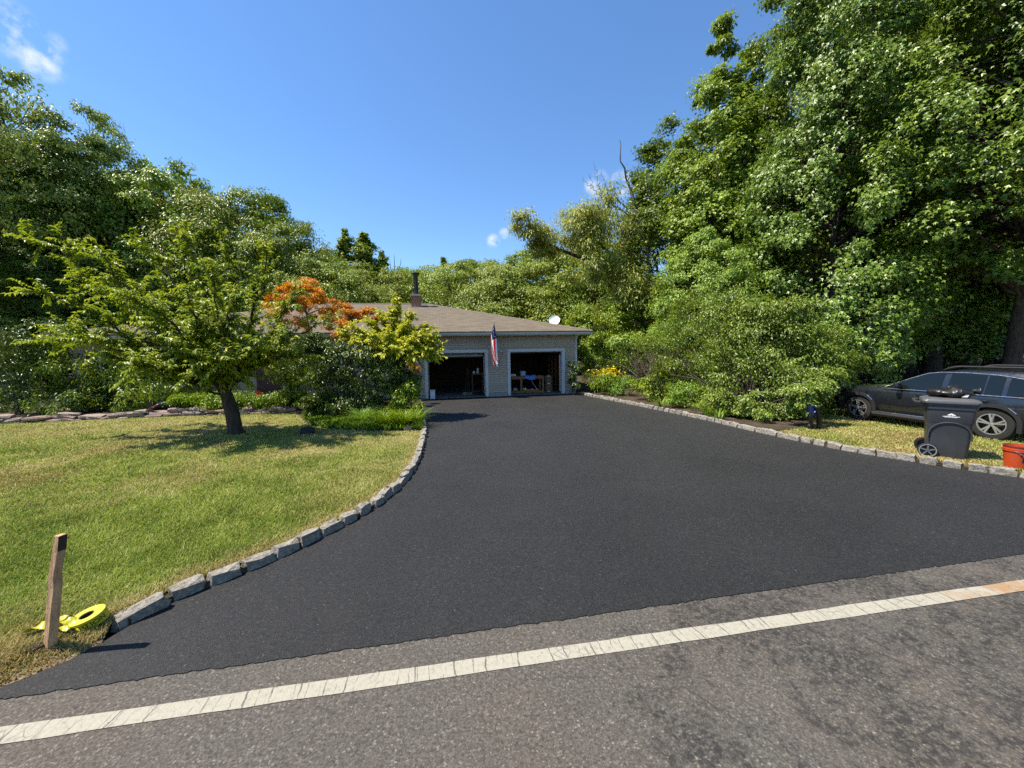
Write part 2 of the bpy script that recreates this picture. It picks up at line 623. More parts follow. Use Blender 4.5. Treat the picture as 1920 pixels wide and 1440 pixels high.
def sprays(limbs, rng, twigs, tl, per, leaf, start=.3, upb=.5):
    """leafy twigs along limbs: leaf arrays plus twig paths"""
    pos, ax, nrm, rnd, paths = [], [], [], [], []
    for pts, rad in limbs:
        paths.append((pts, rad))
        for k in range(twigs):
            t = start + (1 - start) * (k + rng.random()) / twigs
            f = t * (len(pts) - 1); i = min(int(f), len(pts) - 2)
            p = pts[i] + (pts[i + 1] - pts[i]) * (f - i)
            d = unit(pts[i + 1] - pts[i]) * .55 + rng.normal(size=3) * .55 + np.array([0, 0, upb])
            d = unit(d)
            L = tl * (.5 + .8 * rng.random()) * (1.15 - .45 * t)
            s = np.linspace(0, 1, 5)[:, None]
            tw = p + d * L * s + np.array([0, 0, -.22 * L]) * s ** 2
            paths.append((tw, np.linspace(.007, .002, 5)))
            m = max(5, int(per * L / tl))
            u = (np.arange(m) + rng.random(m)) / m
            q = p + d * L * u[:, None] + np.array([0, 0, -.22 * L]) * u[:, None] ** 2
            sd = unit(np.cross(d, [0, 0, 1.0]))
            sg = np.where(np.arange(m) % 2, 1, -1)[:, None]
            a = sd * sg * .75 + d * .55 + np.array([0, 0, -.42]) + rng.normal(size=(m, 3)) * .28
            pos.append(q); ax.append(a)
            nrm.append(np.array([0, 0, .5]) + np.array(to_sun) * .6 + unit(q - pts[0]) * .45 + sd * sg * .25 + rng.normal(size=(m, 3)) * .3)
            rnd.append(np.clip(rng.random() * .45 + rng.random(m) * .4 + .25 * u, 0, 1))
    return np.concatenate(pos), np.concatenate(ax), np.concatenate(nrm), np.concatenate(rnd), paths


def blades(name, base, n, h, spread, width, mat, rng, bend=.5):
    """tuft of strap leaves as strips that arch outwards"""
    a = rng.random(n) * 2 * np.pi
    H = h * (.6 + .55 * rng.random(n))
    rr = spread * .25 * np.sqrt(rng.random(n))
    o = np.stack([np.cos(a) * rr, np.sin(a) * rr, np.zeros(n)], 1)
    d = np.stack([np.cos(a + rng.normal(size=n) * .6), np.sin(a + rng.normal(size=n) * .6), np.zeros(n)], 1)
    out = spread * (.3 + .9 * rng.random(n))
    side = np.cross(d, [0, 0, 1.0])
    V, k = [], 4
    for j in range(k + 1):
        t = j / k
        c = o + d * (out * t ** 1.7)[:, None]
        c[:, 2] = H * (t * (1 + bend) - bend * t ** 2.4) - .03
        w = width * (1 - t ** 1.6) * .5 + .001
        V += [c - side * w, c + side * w]
    V = np.stack(V, 1).reshape(-1, 3)
    st = np.arange(n)[:, None] * (2 * (k + 1))
    Fc = np.concatenate([np.stack([st + 2 * j, st + 2 * j + 1, st + 2 * j + 3, st + 2 * j + 2], -1) for j in range(k)], 1).reshape(-1, 4)
    return mesh_np(name, V, Fc, mat, {'rnd': np.repeat(RNG.random(n), k)})


def stone_mesh(name, sx, sy, sz, rng, mat, rough=.12):
    """irregular hewn block of 48 triangles, base at z=0"""
    import bmesh
    bm = bmesh.new()
    bmesh.ops.create_cube(bm, size=2)
    bmesh.ops.subdivide_edges(bm, edges=bm.edges[:], cuts=1, use_grid_fill=True)
    for v in bm.verts:
        c = v.co
        k = sum(abs(x) > .9 for x in c)
        s = {3: .84, 2: .93, 1: 1.0}.get(k, 1)
        j = [rng.normal() * rough * .45 for _ in range(3)]
        v.co = Vector(((c.x * s + j[0]) * sx / 2, (c.y * s + j[1]) * sy / 2, (c.z * s + j[2]) * sz / 2 + sz / 2))
    me = bpy.data.meshes.new(name)
    bm.to_mesh(me); bm.free()
    me.materials.append(mat)
    return me


# ================================================================= MATERIALS


def m_road():
    t = NT('worn_asphalt')
    p = t.pos()
    g = t.noise(110, 3, .6)
    cell = t.vor(105, out='Color')
    sep = t.node('SeparateColor'); t.l.new(cell, sep.inputs[0])
    speck = t.ramp(sep.outputs[0], [(.0, (.055, .052, .047)), (.35, (.10, .095, .087)), (.75, (.145, .138, .126)), (.95, (.20, .19, .175)), (1.0, (.38, .365, .335))])
    big = t.noise(.9, 5, .6)
    mid = t.noise(7, 5, .65, dist=.6)
    base = t.mix(t.ramp(g, [(.35, 0.0), (.65, 1.0)]), (.064, .060, .053), (.152, .142, .125))
    c = t.mix(.55, base, speck)
    c = t.mix(1.0, c, t.ramp(t.noise(42, 4, .7), [(.3, .55), (.7, 1.45)]), 'MULTIPLY')
    c = t.mix(t.mapr(big, .3, .7), c, t.mix(1.0, c, (1.16, 1.08, 1.0), 'MULTIPLY'))
    # tar bleed and old stains, stronger towards the right-hand lane
    sx = t.node('SeparateXYZ'); t.l.new(p, sx.inputs[0])
    lane = t.mapr(sx.outputs['X'], -.3, 1.5, -.12, .045)
    st = t.math('ADD', t.math('ADD', t.math('MULTIPLY', mid, .55), t.math('MULTIPLY', t.noise(1.7, 3, .5), .45)), lane)
    stain = t.ramp(st, [(.49, 0.0), (.57, 1.0)])
    fine = t.ramp(t.noise(24, 5, .75, dist=.5), [(.42, 0.0), (.56, 1.0)])
    c = t.mix(t.math('MULTIPLY', t.math('MULTIPLY', stain, fine), .85), c, (.030, .030, .030))
    c = t.mix(1.0, c, (.56, .555, .54), 'MULTIPLY')
    pink = t.ramp(t.noise(2.2, 4, .6), [(.55, 0.0), (.75, .5)])
    c = t.mix(t.math('MULTIPLY', pink, .35), c, (.13, .10, .092))
    ed = t.vor(.75, 'DISTANCE_TO_EDGE', vec=t.mix(.09, p, t.node('TexNoise').outputs['Color'], 'ADD'))
    crack = t.math('MULTIPLY', t.ramp(ed, [(.0, 1.0), (.006, 0.0)]), t.ramp(t.noise(.55, 2, .5), [(.52, 0.0), (.58, 1.0)]))
    c = t.mix(t.math('MULTIPLY', crack, .85), c, (.02, .02, .02))
    h = t.math('ADD', t.math('MULTIPLY', sep.outputs[1], .6), t.math('MULTIPLY', g, .8))
    return t.done(t.bsdf(c, .85, .3, normal=t.bump(h, .75, .006)))


def m_drive():
    t = NT('new_asphalt')

    def cells(scale):
        sp = t.node('SeparateColor'); t.l.new(t.vor(scale, out='Color'), sp.inputs[0])
        return sp.outputs
    a, b = cells(84), cells(180)
    c1 = t.ramp(a[0], [(.0, .010), (.4, .022), (.8, .037), (.965, .052), (.992, .08), (1.0, .22)])
    c2 = t.ramp(b[0], [(.0, .012), (.6, .029), (.95, .052), (1.0, .12)])
    c = t.mix(.5, c1, c2)
    c = t.mix(1.0, c, (.47, .47, .48), 'MULTIPLY')
    c = t.mix(1.0, c, t.ramp(t.noise(30, 3, .6), [(.3, .62), (.7, 1.35)]), 'MULTIPLY')
    c = t.mix(1.0, c, t.ramp(t.noise(.55, 5, .62, dist=.8), [(.3, .84), (.7, 1.14)]), 'MULTIPLY')
    # roller lanes along the drive and faint dusty scuffs
    sx = t.node('SeparateXYZ'); t.l.new(t.pos(), sx.inputs[0])
    lane = t.math('SINE', t.math('MULTIPLY', t.math('ADD', sx.outputs['X'], t.math('MULTIPLY', t.noise(.4, 2, .5), 1.2)), 2.6))
    c = t.mix(1.0, c, t.mapr(lane, -1, 1, .95, 1.05), 'MULTIPLY')
    dust = t.ramp(t.noise(1.4, 6, .7, dist=1.5), [(.56, 0.0), (.80, .35)])
    c = t.mix(dust, c, (.034, .033, .031))
    h = t.math('ADD', t.math('ADD', a[1], t.math('MULTIPLY', b[1], .6)), t.noise(170, 3, .6))
    rg = t.mapr(t.noise(.8, 4, .6), .3, .7, .52, .68)
    return t.done(t.bsdf(c, rg, .40, normal=t.bump(h, 1.0, .006)))


def m_line():
    t = NT('cracked_road_paint')
    p = t.pos()
    n = t.noise(34, 5, .7)
    c = t.ramp(n, [(.25, (.16, .152, .12)), (.45, (.262, .25, .20)), (.8, (.305, .293, .24))])
    mp = t.node('Mapping', vector_type='TEXTURE')
    mp.inputs['Rotation'].default_value = (0, 0, R(9.15))
    t.l.new(p, mp.inputs[0])
    sx = t.node('SeparateXYZ'); t.l.new(mp.outputs[0], sx.inputs[0])
    wob = t.math('MULTIPLY', t.math('SUBTRACT', t.noise(16, 4, .7), .5), .035)
    wob2 = t.math('MULTIPLY', t.math('SUBTRACT', t.noise(1.1, 1, .5), .5), .12)
    along = t.math('ADD', t.math('ADD', sx.outputs['X'], wob), t.math('MULTIPLY', sx.outputs['Y'], wob2))

    def cracks(scale, width, off):
        v = t.node('TexVoronoi', feature='DISTANCE_TO_EDGE', voronoi_dimensions='1D')
        v.inputs['Scale'].default_value = scale
        t.l.new(t.math('ADD', along, off), v.inputs['W'])
        return t.ramp(v.outputs['Distance'], [(.0, 1.0), (width * scale * .5, .9), (width * scale, 0.0)])

    cr = t.math('MULTIPLY', cracks(5.2, .0055, 0.0), t.ramp(t.noise(4.1, 3, .6), [(.36, .12), (.52, 1.0)]))
    cr2 = t.math('MULTIPLY', cracks(15, .0025, 3.7), t.ramp(t.noise(5, 2, .5), [(.45, 0.0), (.60, .8)]))
    cr = t.math('MAXIMUM', cr, cr2)
    web = t.ramp(t.vor(14, 'DISTANCE_TO_EDGE'), [(.0, 1.0), (.035, 0.0)])
    cr = t.math('MAXIMUM', cr, t.math('MULTIPLY', web, t.ramp(t.noise(2.3, 2, .5), [(.54, 0.0), (.64, .7)])))
    worn = t.ramp(t.noise(75, 4, .75), [(.62, 0.0), (.72, 1.0)])
    c = t.mix(t.math('MAXIMUM', t.math('MULTIPLY', cr, .9), t.math('MULTIPLY', worn, .5)), c, (.06, .057, .052))
    rust = t.math('MULTIPLY', t.mapr(sx.outputs['X'], 3.6, 4.3), t.ramp(t.noise(6, 4, .6), [(.40, 0.0), (.65, .75)]))
    c = t.mix(rust, c, (.25, .13, .045))
    return t.done(t.bsdf(c, .8, .3, normal=t.bump(t.math('SUBTRACT', t.noise(120, 2, .5), cr), .6, .005)))


def m_ground(name, cols, s1=3.0, s2=40.0):
    t = NT(name)
    a = t.noise(s1, 5, .62)
    b = t.noise(s2, 4, .7)
    c = t.ramp(t.mix(.5, a, b), [(.36, cols[0]), (.5, cols[1]), (.64, cols[2])])
    return t.done(t.bsdf(c, .95, .15, normal=t.bump(b, .8, .03)))


def m_granite():
    t = NT('granite_block')
    oc = t.node('TexCoord').outputs['Object']
    oi = t.node('ObjectInfo').outputs['Random']
    n = t.noise(26, 6, .7, t.pos())
    c = t.ramp(n, [(.28, (.085, .078, .064)), (.5, (.225, .208, .175)), (.72, (.37, .345, .30))])
    c = t.mix(t.mapr(oi, 0, 1, 0, .4), c, t.mix(1.0, c, (.72, .68, .62), 'MULTIPLY'))
    rust = t.ramp(t.noise(5, 3, .6), [(.6, 0.0), (.75, .5)])
    c = t.mix(rust, c, (.30, .22, .14))
    return t.done(t.bsdf(c, .9, .25, normal=t.bump(n, .9, .025)))


def m_fieldstone():
    t = NT('field_stone')
    oi = t.node('ObjectInfo').outputs['Random']
    n = t.noise(16, 6, .7)
    c = t.ramp(n, [(.3, (.13, .10, .085)), (.55, (.27, .22, .185)), (.75, (.40, .35, .30))])
    c = t.mix(t.mapr(oi, 0, 1, 0, .6), c, (.22, .135, .11))
    return t.done(t.bsdf(c, .95, .2, normal=t.bump(n, .8, .03)))


def m_shingle():
    t = NT('roof_shingle')
    oc = t.node('TexCoord').outputs['Object']
    br = t.node('TexBrick')
    mp = t.node('Mapping'); t.l.new(oc, mp.inputs[0])
    t.set(br, Scale=1.0, Mortar_Size=.008, Brick_Width=.33, Row_Height=.135, Bias=0.0)
    br.inputs['Color1'].default_value = (.092, .078, .060, 1); br.inputs['Color2'].default_value = (.132, .114, .090, 1); br.inputs['Mortar'].default_value = (.075, .062, .05, 1)
    t.l.new(mp.outputs[0], br.inputs['Vector'])
    n = t.noise(2.2, 6, .7, oc)
    streak = t.node('Mapping'); streak.inputs['Scale'].default_value = (2.4, .35, 1); t.l.new(oc, streak.inputs[0])
    n2 = t.noise(1.6, 5, .65, streak.outputs[0])
    c = t.mix(t.ramp(n, [(.35, 0.0), (.65, .8)]), br.outputs['Color'], t.mix(1.0, br.outputs['Color'], (1.25, 1.15, .95), 'MULTIPLY'))
    c = t.mix(t.ramp(n2, [(.5, 0.0), (.72, .6)]), c, (.11, .09, .07))
    return t.done(t.bsdf(c, .95, .2, normal=t.bump(t.noise(60, 3, .6, oc), .6, .01)))


def m_siding():
    t = NT('grey_green_siding')
    oi = t.node('ObjectInfo').outputs['Random']
    c = t.mix(oi, (.33, .265, .19), (.38, .31, .225))
    mp = t.node('Mapping'); mp.inputs['Scale'].default_value = (.6, .6, 6); t.l.new(t.pos(), mp.inputs[0])
    c = t.mix(t.ramp(t.noise(3, 5, .6, mp.outputs[0]), [(.45, 0.0), (.8, .4)]), c, (.15, .15, .13))
    return t.done(t.bsdf(c, .55, .4))


ROAD, DRIVE, LINE = m_road(), m_drive(), m_line()
GRANITE, FIELDSTONE, SHINGLE, SIDING = m_granite(), m_fieldstone(), m_shingle(), m_siding()
LAWN_SOIL = m_ground('lawn_thatch', ((.10, .105, .028), (.17, .165, .045), (.27, .22, .095)))
SOIL = m_ground('garden_soil', ((.030, .022, .015), (.055, .042, .028), (.10, .08, .05)))
FOREST = m_ground('leaf_litter', ((.020, .018, .010), (.045, .045, .018), (.075, .06, .03)), .6, 12)
BARK_D = bark_mat('dark_bark', (.018, .014, .011), (.075, .06, .046))
BARK_G = bark_mat('grey_bark', (.05, .043, .035), (.19, .165, .135))
WHITE_TRIM = plain('white_trim', (.50, .50, .49), .5, .4, var=.06)
CONCRETE = plain('concrete', (.26, .25, .235), .9, .2, var=.2, bump=.3)
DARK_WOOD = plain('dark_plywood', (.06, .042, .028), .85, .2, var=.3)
PINE = plain('pine_timber', (.20, .10, .05), .8, .2, var=.25, scale=5)
BLACK_PLASTIC = plain('black_plastic', (.012, .012, .013), .5, .4, var=.1)
CAN_PLASTIC = plain('charcoal_cart_plastic', (.035, .037, .041), .45, .45, var=.22, scale=6, bump=.05)
STEEL = plain('dull_steel', (.42, .42, .43), .38, .5, .9, var=.08)
BLACK_STEEL = plain('black_painted_steel', (.015, .016, .018), .4, .5, .2)

GREEN = leaf_mat('leaf_mid_green', (.044, .080, .013), (.104, .165, .027), (.185, .245, .045), .44)
DEEP = leaf_mat('leaf_deep_green', (.030, .058, .014), (.070, .118, .024), (.135, .195, .044), .40, .36, (.22, .27, .10))
LIGHTG = leaf_mat('leaf_light_green', (.055, .098, .020), (.112, .180, .038), (.190, .265, .066), .45)
OLIVE = leaf_mat('leaf_olive', (.068, .100, .024), (.135, .182, .046), (.205, .255, .075), .42)
WILLOW = leaf_mat('leaf_yellow_willow', (.105, .135, .028), (.20, .23, .045), (.31, .32, .075), .45, gain=1.35)
CHERRY = leaf_mat('leaf_cherry', (.085, .135, .016), (.165, .230, .026), (.26, .32, .042), .55, .40, (.46, .42, .07), gain=1.12)
LIME = leaf_mat('leaf_lime', (.150, .190, .018), (.290, .330, .034), (.42, .43, .055), .50, .38, gain=1.3)
ORANGE = leaf_mat('leaf_orange_maple', (.24, .085, .010), (.50, .215, .020), (.64, .36, .045), .40, .5, gain=1.3)
RHODO = leaf_mat('leaf_glossy_dark', (.018, .034, .009), (.042, .072, .018), (.085, .125, .034), .28, .36, (.13, .16, .07), .4)
SHRUB = leaf_mat('leaf_shrub', (.048, .082, .016), (.108, .165, .030), (.190, .250, .048), .42, .33, (.30, .32, .10))
BIGSHRUB = leaf_mat('leaf_big_shrub', (.050, .080, .014), (.115, .165, .024), (.205, .260, .040), .42, .38, (.30, .33, .09), .42, gain=1.25)
YEW = leaf_mat('leaf_yew', (.035, .060, .012), (.080, .115, .020), (.15, .18, .034), .3, .5)
FRESH = leaf_mat('leaf_fresh_green', (.075, .140, .014), (.150, .245, .026), (.25, .36, .046), .45, gain=1.02)
YELLOWF = leaf_mat('petal_yellow', (.45, .30, .02), (.70, .50, .02), (.80, .62, .05), .35, gain=0.9)
REDF = leaf_mat('petal_red', (.45, .02, .01), (.65, .04, .02), (.75, .08, .04), .3, gain=0.8)
TWIG = plain('bare_twig', (.16, .125, .095), .9, .15)


def m_grass():
    t = NT('grass_blade')
    a = t.node('Attribute', attribute_name='rnd').outputs['Fac']
    d = t.node('Attribute', attribute_name='dry').outputs['Fac']
    g = t.ramp(a, [(0.0, (.085, .145, .014)), (.5, (.215, .300, .030)), (1.0, (.40, .46, .085))])
    y = t.ramp(a, [(0.0, (.27, .20, .065)), (.6, (.48, .38, .15)), (1.0, (.62, .54, .28))])
    c = t.mix(d, g, y)
    b = t.bsdf(c, .5, .35)
    tr = t.node('BsdfTranslucent'); t.l.new(c, tr.inputs[0])
    ms = t.node('MixShader'); ms.inputs[0].default_value = .35
    t.l.new(b, ms.inputs[1]); t.l.new(tr.outputs[0], ms.inputs[2])
    return t.done(ms.outputs[0])


GRASS = m_grass()

# ================================================================= SETTING
LZ = 0.08      # lawn level above the road


def inside(px, py, poly):
    poly = np.asarray(poly)[:, :2]
    r = np.zeros(len(px), bool)
    j = len(poly) - 1
    for i in range(len(poly)):
        xi, yi = poly[i]; xj, yj = poly[j]
        c = ((yi > py) != (yj > py)) & (px < (xj - xi) * (py - yi) / (yj - yi + 1e-12) + xi)
        r ^= c
        j = i
    return r


def seg_dist(px, py, line):
    d = np.full(len(px), 1e9)
    for (ax, ay), (bx, by) in zip(line[:-1], line[1:]):
        vx, vy = bx - ax, by - ay
        t = np.clip(((px - ax) * vx + (py - ay) * vy) / (vx * vx + vy * vy), 0, 1)
        d = np.minimum(d, np.hypot(px - ax - t * vx, py - ay - t * vy))
    return d


def slab(name, pts, z0, z1, mat, label=None):
    n = len(pts)
    V = [(p[0], p[1], z1) for p in pts] + [(p[0], p[1], z0) for p in pts]
    Fc = [tuple(range(n))] + [(i, n + i, n + (i + 1) % n, (i + 1) % n) for i in range(n)]
    me = mesh_np(name, V, Fc, mat)
    if me.polygons[0].normal.z < 0:
        me.flip_normals()
    o = obj(name, me)
    return tag(o, label, kind='structure')


# ground to the horizon, with a gentle roll far away
gv, gf = [], []
rings = [0, 30, 60, 100, 160, 300, 700, 1500]
gv.append((0, 20, -.05))
for ri, r in enumerate(rings[1:]):
    for k in range(48):
        a = 2 * math.pi * k / 48
        gv.append((r * math.cos(a), 20 + r * math.sin(a), -.05))
for k in range(48):
    gf.append((0, 1 + k, 1 + (k + 1) % 48))
for ri in range(len(rings) - 2):
    for k in range(48):
        a, b = 1 + ri * 48, 1 + (ri + 1) * 48
        gf.append((a + k, b + k, b + (k + 1) % 48, a + (k + 1) % 48))
tag(obj('ground', mesh_np('ground', gv, gf, FOREST)), 'dark leaf littered ground under the woods', kind='structure')

# road
E0, E1 = G(0, 1298), G(1920, 1036)
ed = unit((E1 - E0)[None])[0]
en = np.array([-ed[1], ed[0], 0])
ra, rb = E0 - ed * 70, E1 + ed * 70
slab('road', [ra + en * .25, rb + en * .25, rb - en * 7.2, ra - en * 7.2], -.2, 0.0, ROAD, 'grey worn asphalt road with dark stains')
L0a, L0b = G(0, 1364), G(1920, 1087.5)
L1a, L1b = G(0, 1396), G(1920, 1108.5)
ld = unit((L0b - L0a)[None])[0]
ld2 = unit((L1b - L1a)[None])[0]
nseg = 160
top = [L0a - ld * 12 + ld * (32 * i / nseg) for i in range(nseg + 1)]
bot = [L1a - ld2 * 12 + ld2 * (32 * i / nseg) for i in range(nseg + 1)]
lv = []
for i in range(nseg + 1):
    lv += [(top[i][0], top[i][1] + RNG.normal() * .0025, .004), (bot[i][0], bot[i][1] + RNG.normal() * .0025, .004)]
tag(obj('road_marking', mesh_np('road_marking', lv, [(2 * i, 2 * i + 1, 2 * i + 3, 2 * i + 2) for i in range(nseg)], LINE)),
    'long cracked white edge line painted along the road', kind='structure')

# driveway
HOUSE_O = np.array([-.754, 17.744, 0.0])
HOUSE_A = R(10.4)
HU = np.array([math.cos(HOUSE_A), math.sin(HOUSE_A), 0])
HW = np.array([-HU[1], HU[0], 0])


def house_pt(u, w, z=0.0):
    return HOUSE_O + HU * u + HW * w + np.array([0, 0, z])


DZ = .007
left_px = [(245, 1172), (300, 1142), (365, 1112), (435, 1085), (490, 1062), (540, 1040), (590, 1015), (640, 990), (690, 962), (735, 930), (770, 895), (788, 862), (797, 832), (800, 810), (798, 793), (795, 775)]
right_px = [(2080, 928), (1920, 897), (1800, 880), (1700, 864), (1600, 848), (1500, 828), (1400, 806), (1300, 783), (1200, 762), (1130, 748), (1082, 738.5)]


def smooth_line(pts, step):
    pts = np.asarray(pts, float)
    n = len(pts)
    ext = np.vstack([2 * pts[0] - pts[1], pts, 2 * pts[-1] - pts[-2]])
    out = []
    for i in range(n - 1):
        p0, p1, p2, p3 = ext[i:i + 4]
        for t in np.linspace(0, 1, 12, endpoint=False):
            out.append(.5 * ((2 * p1) + (-p0 + p2) * t + (2 * p0 - 5 * p1 + 4 * p2 - p3) * t ** 2 + (-p0 + 3 * p1 - 3 * p2 + p3) * t ** 3))
    out.append(pts[-1])
    out = np.array(out)
    s = np.concatenate([[0], np.cumsum(np.linalg.norm(np.diff(out, axis=0), axis=1))])
    q = np.arange(0, s[-1], step)
    return np.stack([np.interp(q, s, out[:, k]) for k in range(out.shape[1])], 1)


left_line = smooth_line([G(x, y, DZ)[:2] for x, y in left_px], .1)
right_line = smooth_line([G(x, y, DZ)[:2] for x, y in right_px], .1)
front_left = [G(-60, 1318, DZ)[:2], G(0, 1289, DZ)[:2], G(70, 1262, DZ)[:2], G(130, 1237, DZ)[:2], G(190, 1205, DZ)[:2]]
hl, hr = house_pt(-4.6, .03)[:2], house_pt(4.2, .03)[:2]
front_edge = []
fe0, fe1 = G(-60, 1318, DZ), G(1920, 1036, DZ) + ed * 3.2
for i in range(420):
    q = fe1 + (fe0 - fe1) * (i / 420)
    front_edge.append(q[:2] + en[:2] * (RNG.normal() * .005 + .010 * (fbm(np.array([i * .06]), np.array([0.5]), 3)[0] - .5)))
drive_poly = front_left + list(left_line) + [hl, hr] + list(right_line[::-1]) + front_edge
slab('driveway', drive_poly, -.15, DZ, DRIVE, 'freshly laid black asphalt driveway')

# curbs of granite blocks
crng = np.random.default_rng(3)
STONES = [stone_mesh('granite_block', .245 + .03 * (k % 3 - 1), .13, .20, crng, GRANITE, .22) for k in range(9)]


def curb(name, line, side, label, n_extra=0):
    """blocks along a line; side=+1 puts them left of the walking direction"""
    ln = np.asarray(line)
    d = np.gradient(ln, axis=0); d = d / np.linalg.norm(d, axis=1, keepdims=True)
    nn = np.stack([-d[:, 1], d[:, 0]], 1) * side
    V, Fc = [], []
    for i in range(len(ln)):
        a, b = ln[i] + nn[i] * .022, ln[i] + nn[i] * .125
        V += [(*a, -.1), (*a, .055), (*b, .055), (*b, -.1)]
    for i in range(len(ln) - 1):
        for k in range(3):
            Fc.append((4 * i + k, 4 * i + k + 1, 4 * i + 5 + k, 4 * i + 4 + k))
    root = tag(obj(name, mesh_np(name, V, Fc, SOIL)), label, kind='structure')
    s = np.concatenate([[0], np.cumsum(np.linalg.norm(np.diff(ln, axis=0), axis=1))])
    q = .13
    k = 0
    while q < s[-1] - .1:
        me = STONES[int(crng.integers(9))]
        L = .266 + crng.normal() * .008
        x, y = np.interp(q, s, ln[:, 0]), np.interp(q, s, ln[:, 1])
        i = int(np.searchsorted(s, q)) - 1
        i = max(0, min(i, len(ln) - 2))
        o = obj('curb_stone', me, root, (x + nn[i, 0] * (.066 + crng.normal() * .006), y + nn[i, 1] * (.066 + crng.normal() * .006), -.083 + crng.normal() * .008))
        o.rotation_euler = (crng.normal() * .04, crng.normal() * .03, math.atan2(d[i, 1], d[i, 0]) + crng.normal() * .03 + (math.pi if k % 2 else 0))
        if name == 'curb' and k == 0:
            o.rotation_euler = (.16, -.2, math.atan2(d[i, 1], d[i, 0]) - .3)
            o.scale = (1.1, 1.0, 1.0)
        k += 1
        q += L
    return root


curb('curb', left_line, 1, 'curving curb of hewn granite blocks beside the lawn')
curb('curb', right_line, -1, 'pale granite block curb beside the shrubs and trash cart')

# lawns and beds


def offs(line, side, w):
    d = np.gradient(line, axis=0); d = d / np.linalg.norm(d, axis=1, keepdims=True)
    return line + np.stack([-d[:, 1], d[:, 0]], 1) * side * w


lo = offs(left_line, 1, .11)
k_top = int(np.argmin(np.hypot(lo[:, 0] - G(798, 812)[0], lo[:, 1] - G(798, 812)[1])))
wall_px = [(-260, 806), (-120, 801), (0, 795), (130, 789), (230, 784), (330, 780), (450, 777), (560, 775)]
wall_line = smooth_line([G(x, y, LZ)[:2] for x, y in wall_px], .1)
bed_front = [G(575, 793, LZ)[:2], G(610, 803, LZ)[:2], G(700, 808, LZ)[:2]]
verge_in = [p + en[:2] * .30 + np.array([-.10, 0]) for p in front_left]
lawn_l = verge_in + list(lo[:k_top]) + bed_front[::-1] + list(wall_line[::-1]) + [wall_line[0] + (-14, .5), (E0 - ed * 30)[:2] + en[:2] * .2]
vv = []
for a_, b_ in zip(front_left, verge_in):
    m_ = (np.asarray(a_) + b_) / 2
    vv += [(a_[0], a_[1], DZ - .006), (m_[0] + RNG.normal() * .01, m_[1] + RNG.normal() * .01, .050), (b_[0], b_[1], LZ - .004), (b_[0] - .02, b_[1] + .06, -.05)]
    
tag(obj('verge', mesh_np('verge', vv, [(4 * i + k, 4 * i + 4 + k, 4 * i + 5 + k, 4 * i + 1 + k) for i in range(len(front_left) - 1) for k in range(3)], m_ground('bare_verge_soil', ((.10, .065, .04), (.19, .135, .085), (.30, .24, .15))))), 'bare dirt edge between lawn corner and driveway', kind='structure')
slab('lawn', lawn_l, -.1, LZ - .005, LAWN_SOIL, 'sunlit lawn with dry straw patches left of the driveway')
bed_l = bed_front + list(lo[k_top:]) + [house_pt(-3.4, -.12)[:2], house_pt(-20, -.1)[:2], wall_line[0] + (-14, .6)] + list(wall_line + (.0, .02))
slab('garden_bed', bed_l, -.1, LZ + .01, SOIL, 'planted soil bed between the stone wall and the house')
ro = offs(right_line, -1, .11)
k_l = int(np.argmin(np.hypot(ro[:, 0] - G(1440, 815)[0], ro[:, 1] - G(1440, 815)[1])))
lawn_r = list(ro[:k_l]) + [G(1480, 806, LZ)[:2], G(1540, 790, LZ)[:2], (7.4, 12.0), (26, 12.5), (26, -1.0), (ro[0][0] + 1.0, ro[0][1] - 1.0)]
slab('lawn', lawn_r, -.1, LZ - .005, LAWN_SOIL, 'patchy dry lawn under the parked car')
bed_r = list(ro[k_l:]) + [house_pt(4.2, -.05)[:2], house_pt(4.2, 12)[:2], (12, 30), (12, 12.6), (7.4, 12.02), G(1540, 790, LZ)[:2] + (0, .01), G(1480, 806, LZ)[:2] + (0, .01)]
slab('garden_bed', bed_r, -.1, LZ + .012, SOIL, 'dark soil bed under the shrubs right of the driveway')


